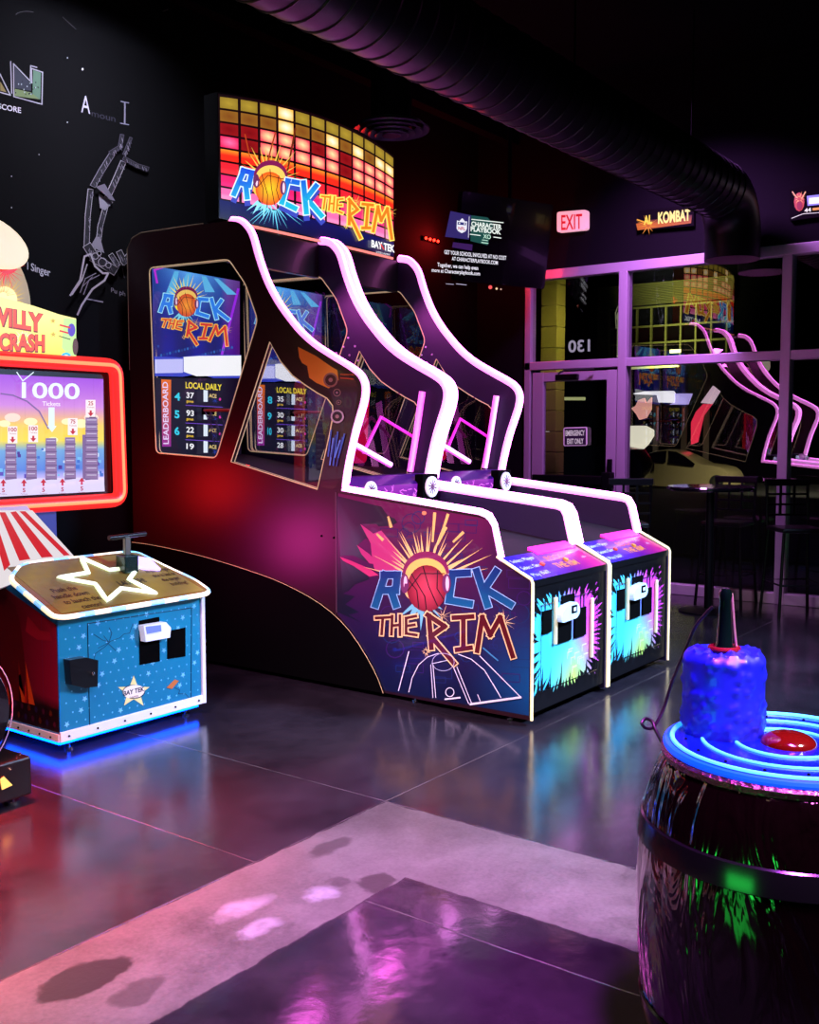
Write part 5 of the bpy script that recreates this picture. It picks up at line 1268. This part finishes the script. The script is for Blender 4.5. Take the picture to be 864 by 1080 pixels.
# notice on the emergency door
nx = 4.77
pts = [at('x', nx, *p) for p in ((594.5, 451), (619, 450.2), (619, 470), (594.5, 470.5))]
NT = thing('door_notice', 'small notice on the door glass reading EMERGENCY EXIT ONLY', 'sign', tuple(sum(pts, Vector()) / 4))
obj('notice_plate', prism(B(), round_poly([(p.y, p.z) for p in pts], 0.02), nx, nx + 0.012, lambda u, v, t: (t, u, v)), mat('notice_frame', (0.8, 0.6, 0.8), 0.4, em=(0.9, 0.6, 0.9), es=0.25), NT)
a = Art(sx(nx), (-1, 0, 0), 0.002); a.poly([(595.6, 452), (618.2, 451.3), (618.2, 469.2), (595.6, 469.6)], '2a0a38'); a.up()
a.text('EMERGENCY', (596.8, 459.6), (20.2, -0.5), (0, -5.6), 'f4d8f6', 0.025); a.text('EXIT ONLY', (598.5, 468.2), (17.2, -0.4), (0, -5.6), 'f4d8f6', 0.025)
a.done('notice_writing', art_mat('notice_print', 0.6), NT)
a = Art(sx(4.825), (-1, 0, 0), 0.001); a.text('130', (622.5, 370.2), (-23.0, 1.3), (0, -12.6), 'cfc4e4', 0.02)
o = a.done('door_number', art_mat('number_print', 0.45), None); tag(o, 'pale number 130 on the glass above the emergency door, seen reversed from inside', 'number')

# ---------------------------------------------------------------- duct, diffuser, beam
DY, DZ, DR = 0.52, 3.62, 0.238
DU = thing('spiral_duct', 'big dark round ventilation duct crossing under the ceiling and bending down at the windows', 'duct', (0, DY, DZ))
path = [(-4.6, DY, DZ), (3.9, DY, DZ)]
n_, segs = 28, []
pl = [Vector((-4.6 + 8.65 * k / 24, DY, DZ)) for k in range(25)] + [Vector((4.05 + 0.34 * math.sin(t), DY, DZ - 0.34 * (1 - math.cos(t)))) for t in [PI / 2 * k / 8 for k in range(1, 9)]] + [Vector((4.39, DY, 3.08))]
obj('duct_run', tube(B(), pl, DR, 36), M_duct, DU, smooth=True)
rb = B()
for k in range(62):
    x = -4.5 + 8.5 * k / 61; tube(rb, [(x + 0.06 * math.sin(2 * PI * j / 30) * 0.5, DY + (DR + 0.002) * math.cos(2 * PI * j / 30), DZ + (DR + 0.002) * math.sin(2 * PI * j / 30)) for j in range(30)], 0.006, 5, closed=True)
r_o = obj('duct_rib', rb, M_duct, DU, smooth=True); r_o['kind'] = 'stuff'
hg = B()
for x in (-3.0, -0.8, 1.4, 3.4): cyl(hg, (x, DY, DZ + DR - 0.01), (x, DY, H), 0.008, 8)
obj('hanger', hg, M_metal, DU)
dfc = at('z', 3.93, 413, 136)
DF = thing('ceiling_diffuser', 'round dark air diffuser of stepped rings hanging right of the tall marquee', 'air diffuser', tuple(dfc))
b = B()
for r, z in ((0.30, 0.0), (0.245, -0.015), (0.19, -0.03), (0.135, -0.045)): lathe(b, [(r, z), (r - 0.004, z - 0.012), (r - 0.05, z + 0.03), (r - 0.046, z + 0.036)], tuple(dfc), 40, cap=False)
obj('ring', b, mat('diffuser_paint', (0.35, 0.30, 0.42), 0.35, 0.2), DF, smooth=True)
b = B(); lathe(b, [(0.07, -0.055), (0.075, -0.05), (0.02, -0.03)], tuple(dfc), 30); obj('centre_cone', b, mat('diffuser_paint'), DF, smooth=True)
obj('neck', cyl(B(), dfc + Vector((0, 0, 0.0)), Vector((dfc.x, dfc.y, H)), 0.16, 28), M_duct, DF, smooth=True)
bmn = B()
for y in (3.0, -0.9, -3.2): box(bmn, (X0 + 0.01, y - 0.06, 4.55), (X1 - 0.01, y + 0.06, H - 0.001))
struct('trim_1', bmn, M_ceil)

# ---------------------------------------------------------------- chalk mural on the back wall
ym = YW - 0.001
def mural(name, label, draw, cat='mural', grp=None):
    a = Art(sy(ym), (0, -1, 0), 0.0015); draw(a); o = a.done(name, art_mat('chalk_glow', 0.0, 0.8, 0.0), None); tag(o, label, cat, grp); return o
def d_score(a):
    q = cp(0, 50, 13.5)
    W_ = '9a96a8'
    for st in ([(150, 205), (165, 650)], [(192, 235), (195, 700), (595, 810), (605, 355), (445, 300), (452, 505), (192, 235)], [(430, 480), (435, 262), (520, 285)], [(-60, 300), (0, 385), (145, 680), (0, 640), (-60, 620)]): a.stroke([q(*p) for p in st], 1.1, W_)
    a.poly([q(470, 320), q(580, 360), q(570, 740), q(460, 710)], '50705e'); a.poly([q(210, 590), q(440, 640), q(560, 740), q(200, 690)], '66784e'); a.poly([q(205, 270), q(440, 520), q(440, 620), q(205, 580)], '22263a')
    a.poly([q(0, 480), q(90, 640), q(0, 615)], '7a6a3c')
    a.up(); rnd = random.Random(3)
    for k in range(26): x = 215 + 330 * rnd.random(); y = 480 + 200 * rnd.random(); a.disc(q(x, y), 0.7, 0.9, ('101428', '8a96a0', '2a3a30')[k % 3], 7)
    a.text('SCORE', q(-30, 870), (325 / 13.5, 66 / 13.5), (0, -78 / 13.5), 'c8c4d4', 0.015)
mural('lettering_mural', 'chalk-drawn block letters AN over the word SCORE, top left of the back wall', d_score)
def d_ai(a):
    a.text('A', (85.5, 118.2), (9.5, 2.0), (0, -19), 'b4b0c8', 0.0); a.stroke([(131.6, 108), (131.4, 131)], 1.6, '7c7890', ext=0); a.stroke([(127.5, 107), (135.5, 108.6)], 1.0, '7c7890'); a.stroke([(127, 130), (135.5, 131.6)], 1.0, '7c7890')
    a.text('moun', (96.5, 122.5), (25, 6.2), (0, -7), '262436', 0.0)
mural('chalk_letters', 'faint chalk letters A and I above the drawn skeleton arm', d_ai)
def d_sing(a):
    a.text('I Singer', (28.5, 284), (24.5, 7.6), (0, -8.2), 'c4c0c8', 0.012)
mural('chalk_words', 'small chalk words I Singer beside the ticket game topper', d_sing)
def d_pu(a):
    a.text('Pu ph', (117, 308), (15, 4.4), (0, -5), '8c8898', 0.0); a.stroke([(90, 315), (98, 316.5), (108, 318.5)], 1.2, 'a8a4b4'); a.stroke([(129, 283), (131, 293)], 0.5, '6a6678')
mural('chalk_note', 'tiny chalk note and arrow dash beneath the drawn skeleton wrist', d_pu)
def d_arm(a):
    q = cp(0, 0, 3.6)      # first crop
    C1, C2, C3 = 'b8b2c0', '8c8698', '4a4458'
    def bone(pts, w_, c=C1, fill='1c1a26'):
        a.up().stroke([q(*p) for p in pts], w_, c); a.up().stroke([q(*p) for p in pts], w_ - 1.2, fill)
        rnd = random.Random(int(pts[0][0]))
        a.up()
        for k in range(14):
            t = rnd.random(); i = min(int(t * (len(pts) - 1)), len(pts) - 2); f_ = t * (len(pts) - 1) - i
            x = pts[i][0] * (1 - f_) + pts[i + 1][0] * f_ + (rnd.random() - .5) * w_ * 2.2; y = pts[i][1] * (1 - f_) + pts[i + 1][1] * f_
            a.stroke([q(x, y), q(x + 4, y + 12)], 0.5, C2 if k % 2 else C3)
    bone([(342, 728), (332, 820), (328, 925)], 6.0)
    bone([(405, 760), (378, 860), (368, 945)], 5.6); a.up(); a.poly([q(370, 735), q(425, 770), q(395, 800), q(375, 790)], C2); a.poly([q(340, 935), q(392, 962), q(375, 900), q(360, 900)], C2)
    bone([(415, 595), (380, 650), (352, 700)], 6.5, C2); bone([(458, 625), (430, 690), (405, 745)], 6.5, C1)
    bone([(455, 520), (448, 560), (415, 580)], 4.5, C3); bone([(465, 605), (510, 630), (548, 642)], 4.5, C3); bone([(485, 530), (462, 585)], 3.5, C3)
    a.up(); a.poly([q(352, 712), q(385, 700), q(425, 765), q(405, 760)], '6a6478')
    bone([(325, 945), (350, 985), (415, 1025)], 9.5, C1); bone([(410, 975), (430, 1005)], 5.5, C1); bone([(440, 965), (455, 995), (480, 965)], 6.5, C1)
    for (cx_, cy_, r_) in ((345, 975, 12), (372, 998, 16), (395, 1010, 10), (360, 965, 8)): a.arc(q(cx_, cy_), r_ / 3.6, r_ / 3.6, 0, 2 * PI, 0.7, C1, 10)
    q2 = cp(0, 200, 5.4)
    a.up()
    for st, w_ in (([(375, 605), (430, 520), (455, 385), (490, 370), (515, 440), (560, 480), (590, 480), (570, 520), (500, 570), (440, 660), (415, 715)], 2.0), ([(385, 600), (440, 520), (470, 430)], 1.4), ([(430, 590), (460, 510), (520, 480)], 0.9), ([(450, 600), (480, 520), (540, 490)], 0.9), ([(440, 560), (500, 500)], 0.7)):
        a.stroke([q2(*p) for p in st], w_, C1 if w_ > 1 else C2, ext=0.3)
mural('skeleton_arm_drawing', 'chalk drawing of a skeleton hand and wrist on the dark back wall', d_arm)
def d_dots(a):
    for (x, y, r_) in ((87, 73, 1.0), (71, 61, .6), (71, 129, .6), (41, 163, .6), (12, 186, .6), (12, 219, .6), (12, 219, .6)): a.disc((x, y), r_, r_ * 1.3, 'd0ccd8', 8)
    a.arc((28, 17), 12, 5, PI * 1.1, PI * 1.7, 0.5, '4a4850', 8); a.stroke([(66, 18), (80, 31)], 0.4, '3a3840'); a.stroke([(172, 12), (177, 10)], 0.8, '6a6870')
mural('chalk_specks', 'scattered chalk specks across the dark back wall', d_dots)

# ---------------------------------------------------------------- outside the windows
og = B(); vs = [og.verts.new(p) for p in ((4.93, -40, -0.06), (4.93, 40, -0.06), (40, 60, -0.85), (40, -60, -0.85), (70, 90, -0.85), (70, -90, -0.85))]
og.faces.new((vs[0], vs[3], vs[2], vs[1])); og.faces.new((vs[3], vs[5], vs[4], vs[2]))
struct('ground', og, mat('night_asphalt', (0.035, 0.022, 0.022), 0.7))
# block pier just outside the door
M_block = mat('yellow_lit_block', (0.55, 0.52, 0.22), 0.8, bump=(14, 0.5, 0.01))
p0 = at('x', 5.6, 571, 300); p1 = at('x', 5.6, 598, 300)
pr = B(); zb = -0.07
for k in range(18):
    z0 = zb + 0.235 * k; box(pr, (5.6, p1.y + 0.12, z0 + 0.006), (5.8, p0.y, z0 + 0.235), 0.006)
o = obj('masonry_pier', pr, M_block, None); tag(o, 'yellow-lit concrete block pier just outside the emergency door', 'pier')
area('pier_lamp', (5.15, p1.y - 0.9, 3.1), (5.6, (p0.y + p1.y) / 2, 2.6), 0.15, (1.0, 0.9, 0.35), 5, spread=80)
# far building: louvred gable and window grid
xb_ = 46.0
BD = thing('building_across', 'far building with a louvred upper wall and large gridded window, lit yellow-green', 'building', (xb_, at('x', xb_, 680, 400).y, -0.5))
M_bld = mat('lit_yellow_wall', (0.30, 0.30, 0.12), 0.8)
M_dark = mat('night_facade', (0.0, 0.0, 0.002), 0.95, spec=0.05)
pa = at('x', xb_ + 0.4, 470, 420); pb_ = at('x', xb_ + 0.4, 1000, 420)
obj('facade', box(B(), (xb_ + 0.4, pb_.y, -1.0), (xb_ + 1.0, pa.y, 14)), M_dark, BD)
q = cp(540, 250, 3.857)
lv = B()
za, zb_ = at('x', xb_, *q(400, 205)).z, at('x', xb_, *q(400, 285)).z
ya, yb = at('x', xb_, *q(350, 250)).y, at('x', xb_, *q(900, 250)).y
for k in range(14): z = zb_ + (za - zb_) * k / 13; box(lv, (xb_, yb, z), (xb_ + 0.4, ya, z + (za - zb_) / 26))
zc_ = at('x', xb_, *q(370, 490)).z; yc = at('x', xb_, *q(388, 400)).y
for k in range(34): z = zc_ + (zb_ - zc_) * k / 34; box(lv, (xb_, yc, z), (xb_ + 0.35, ya, z + (zb_ - zc_) / 68))
obj('louvre', lv, M_bld, BD)
gr = B()
z_hi, z_lo = at('x', xb_, *q(500, 290)).z, at('x', xb_, *q(500, 505)).z
yl, yr = at('x', xb_, *q(392, 350)).y, at('x', xb_, *q(900, 350)).y
step = (at('x', xb_, *q(480, 350)).y - at('x', xb_, *q(538, 350)).y)
y = yl
while y > yr: box(gr, (xb_ + 0.05, y - 0.045, z_lo - 0.2), (xb_ + 0.2, y + 0.045, z_hi)); y -= step
for py in (290, 368, 435, 505): z = at('x', xb_, *q(480, py)).z; box(gr, (xb_ + 0.04, yr, z - 0.045), (xb_ + 0.2, yl, z + 0.045))
obj('window_frame', gr, M_bld, BD)
for (px, py) in ((656, 374), (712, 370)):
    p = at('x', xb_, px, py); obj('lamp', box(B(), (xb_ + 0.02, p.y - 0.30, p.z - 0.10), (xb_ + 0.10, p.y + 0.30, p.z + 0.08), 0.02), mat('building_lamp', (1, 0.95, 0.7), 0.4, em=(1, 0.95, 0.7), es=0.8), BD)
area('facade_lamp', (xb_ - 5.0, (ya + yb) / 2 - 1, 6.0), (xb_, (ya + yb) / 2 - 1.2, 9.0), 1.0, (0.95, 1.0, 0.40), 620, 10.0, 70)
for (pa_, pb2) in (((575, 420.5), (617, 420.5)), ((664, 388), (716, 385))):
    A = at('x', xb_, *pa_); Bq = at('x', xb_, *pb2)
    obj('light_tube', cyl(B(), A, Bq, 0.09, 10), mat('soffit_tube', (1, 1, 0.6), 0.4, em=(0.8, 0.85, 0.35), es=0.55), BD, 'pale yellow-green light tube')
pA, pB = at('x', xb_, 574, 446), at('x', xb_, 579, 456)
obj('lit_poster', box(B(), (xb_, pB.y, pB.z), (xb_ + 0.05, pA.y, pA.z)), mat('poster_white', (1, 1, 0.9), 0.4, em=(1, 0.95, 0.85), es=0.7), BD, 'small cream lit panel')
q = cp(540, 250, 3.857)
a = Art(sx(xb_ - 0.02), (-1, 0, 0), 0.01); a.stroke([q(425, 370), q(422, 310), q(432, 282), q(447, 280)], 0.9, 'b0b088'); a.arc(q(440, 325), 3.2, 6.0, 0, 2 * PI, 0.9, 'b8b890'); a.stroke([q(432, 310), q(430, 480)], 1.2, 'b8b890')
a.done('letter_sign', art_mat('parking_glow', 0.6), BD, 'rounded sign outline with a P')
# glowing shapes added outside to imitate reflections in the window glass
WB = thing('window_reflection_shapes', 'white and blue lit fascia band with cream board below, seen low through the big window', 'shop front', (40.0, at('x', 40, 690, 420).y, -0.8))
q = cp(650, 400, 7.855)
def outq(name, pts, m, x_=40.0, d=0.15, lab=None):
    P_ = [at('x', x_, *q(*p)) for p in pts]; return obj(name, prism(B(), [(p.y, p.z) for p in P_], x_, x_ + d, lambda u, v, t: (t, u, v)), m, WB, lab)
outq('reflected_band', ((140, 118), (240, 100), (470, 96), (486, 118), (486, 195), (350, 192), (335, 130), (150, 124)), mat('reflection_white', (1, 1, 1), 0.4, em=(1, 0.97, 1.0), es=1.1))
outq('reflected_band_end', ((488, 118), (625, 118), (590, 208), (440, 210), (488, 190)), mat('reflection_lilac', (0.7, 0.65, 1), 0.4, em=(0.55, 0.45, 1.0), es=0.9))
outq('reflected_neon', ((125, 240), (160, 220), (180, 175), (230, 155), (245, 200), (290, 150), (285, 250), (245, 320), (190, 335), (165, 290)), mat('reflection_salmon', (1, 0.6, 0.5), 0.4, em=(1.0, 0.45, 0.38), es=0.8), 40.0, 0.15, 'salmon pink glowing shape imitating a reflected neon sign')
outq('reflected_cream', ((105, 385), (240, 385), (305, 420), (305, 470), (260, 540), (165, 630), (105, 560)), mat('reflection_cream', (1, 1, 0.85), 0.4, em=(1, 0.95, 0.72), es=1.0), 39.5)
outq('reflected_red', ((720, 205), (790, 205), (720, 300), (670, 520), (620, 540), (620, 360), (660, 270)), mat('reflection_red', (1, 0.1, 0.2), 0.4, em=(1.0, 0.05, 0.12), es=0.7), 40.0)
outq('reflected_pale', ((700, 195), (800, 55), (855, 100), (790, 205)), mat('reflection_pale', (0.9, 0.8, 0.9), 0.4, em=(0.9, 0.6, 0.75), es=0.7), 40.0)
fp_ = B()
for px in (325, 560, 745): P0 = at('x', 40.1, *q(px, 60)); box(fp_, (40.2, P0.y - 0.12, -0.85), (40.3, P0.y + 0.12, P0.z + 0.6))
obj('shape_posts', fp_, mat('post_brown', (0.25, 0.2, 0.16), 0.7), WB)

def car(name, label, x0, outline, glass, wheels, width, m, thick=None):
    """outline, glass, wheels: the side seen in the photograph, brought to the plane x = x0"""
    P_ = [at('x', x0, *p) for p in outline]
    zb0 = min(p.z for p in P_)
    c = sum(P_, Vector()) / len(P_)
    C_ = thing(name, label, 'car', (x0, c.y, zb0))
    pr_ = [(p.y, p.z) for p in P_]; zmx = max(p[1] for p in pr_); zsh = zb0 + (zmx - zb0) * 0.58
    bm = B()
    loops = []
    for t in (0.0, 0.12, 0.5, 0.88, 1.0):
        ins = 0.10 if t in (0.0, 1.0) else 0.0
        cyy = sum(p[0] for p in pr_) / len(pr_)
        lo = []
        for (y, z) in pr_:
            k = max(0, (z - zsh) / (zmx - zsh)); xx = x0 + width * t
            xx += (0.28 * k if t < 0.5 else (-0.28 * k if t > 0.5 else 0))
            lo.append(bm.verts.new((xx, cyy + (y - cyy) * (1 - ins * 0.25), z - ins * 0.3 * (z > zsh))))
        loops.append(lo)
    n = len(pr_)
    for A, Bv in zip(loops, loops[1:]):
        for k in range(n): bm.faces.new((A[k], A[(k + 1) % n], Bv[(k + 1) % n], Bv[k]))
    bm.faces.new(loops[0]); bm.faces.new(loops[-1][::-1])
    obj('body', bm, m, C_, smooth=True)
    for g in glass:
        G = [at('x', x0, *p) for p in g]
        ob_ = prism(B(), [(p.y, p.z) for p in G], 0.0, 1.0, lambda u, v, t: (x0 + 0.28 * max(0, (v - zsh) / (zmx - zsh)) - 0.02 + 0.06 * t, u, v))
        obj('side_window', ob_, mat('car_glass', (0.01, 0.01, 0.015), 0.08, coat=1.0), C_)
    for (px, py, r) in wheels:
        c_ = at('x', x0 - 0.03, px, py); rr2 = (at('x', x0 - 0.03, px + r, py) - c_).length * 0.75
        wb = B(); cyl(wb, c_, c_ + Vector((0.28, 0, 0)), rr2, 28); wh = obj('wheel', wb, mat('tyre', (0.02, 0.02, 0.02), 0.7), C_)
        wb = B(); cyl(wb, c_ + Vector((-0.02, 0, 0)), c_ + Vector((0.02, 0, 0)), rr2 * 0.62, 20); obj('hub', wb, mat('hub_grey', (0.25, 0.25, 0.2), 0.4, 0.6), wh)
    return C_
q = cp(650, 400, 7.855)
car('parked_sedan', 'beige-gold sedan parked outside, seen side-on through the window', 37.0,
    [q(*p) for p in ((165, 870), (150, 760), (175, 660), (215, 625), (290, 595), (400, 578), (480, 590), (560, 625), (640, 670), (700, 700), (800, 712), (880, 735), (925, 770), (950, 820), (955, 880), (560, 900))],
    [[q(*p) for p in ((225, 630), (300, 602), (400, 592), (405, 690), (260, 685))], [q(*p) for p in ((415, 594), (480, 600), (560, 640), (650, 700), (640, 725), (440, 695))]],
    [(650 + 215 / 7.855, 400 + 860 / 7.855, 9.0), (650 + 830 / 7.855, 400 + 850 / 7.855, 9.5)], 1.8, mat('beige_paint', (0.55, 0.50, 0.36), 0.35, 0.2, coat=0.8))
area('car_park_lamp', (30, 5.5, 5.0), (37, 9.0, -0.1), 1.0, (1.0, 0.95, 0.62), 420, spread=60)
car('parked_dark_suv', 'dark SUV parked outside behind the emergency door glass', 33.0,
    [(577, 514), (576, 500), (581, 496), (586, 485), (592, 475), (598, 470.5), (620, 469), (645, 470), (665, 474), (672, 490), (673, 514)],
    [[(586, 493), (594, 477), (618, 473), (618, 494)], [(622, 473), (646, 474), (655, 494), (622, 494)]],
    [(592, 512, 6), (655, 512, 6)], 1.8, mat('dark_paint', (0.03, 0.03, 0.035), 0.25, 0.3, coat=0.8))
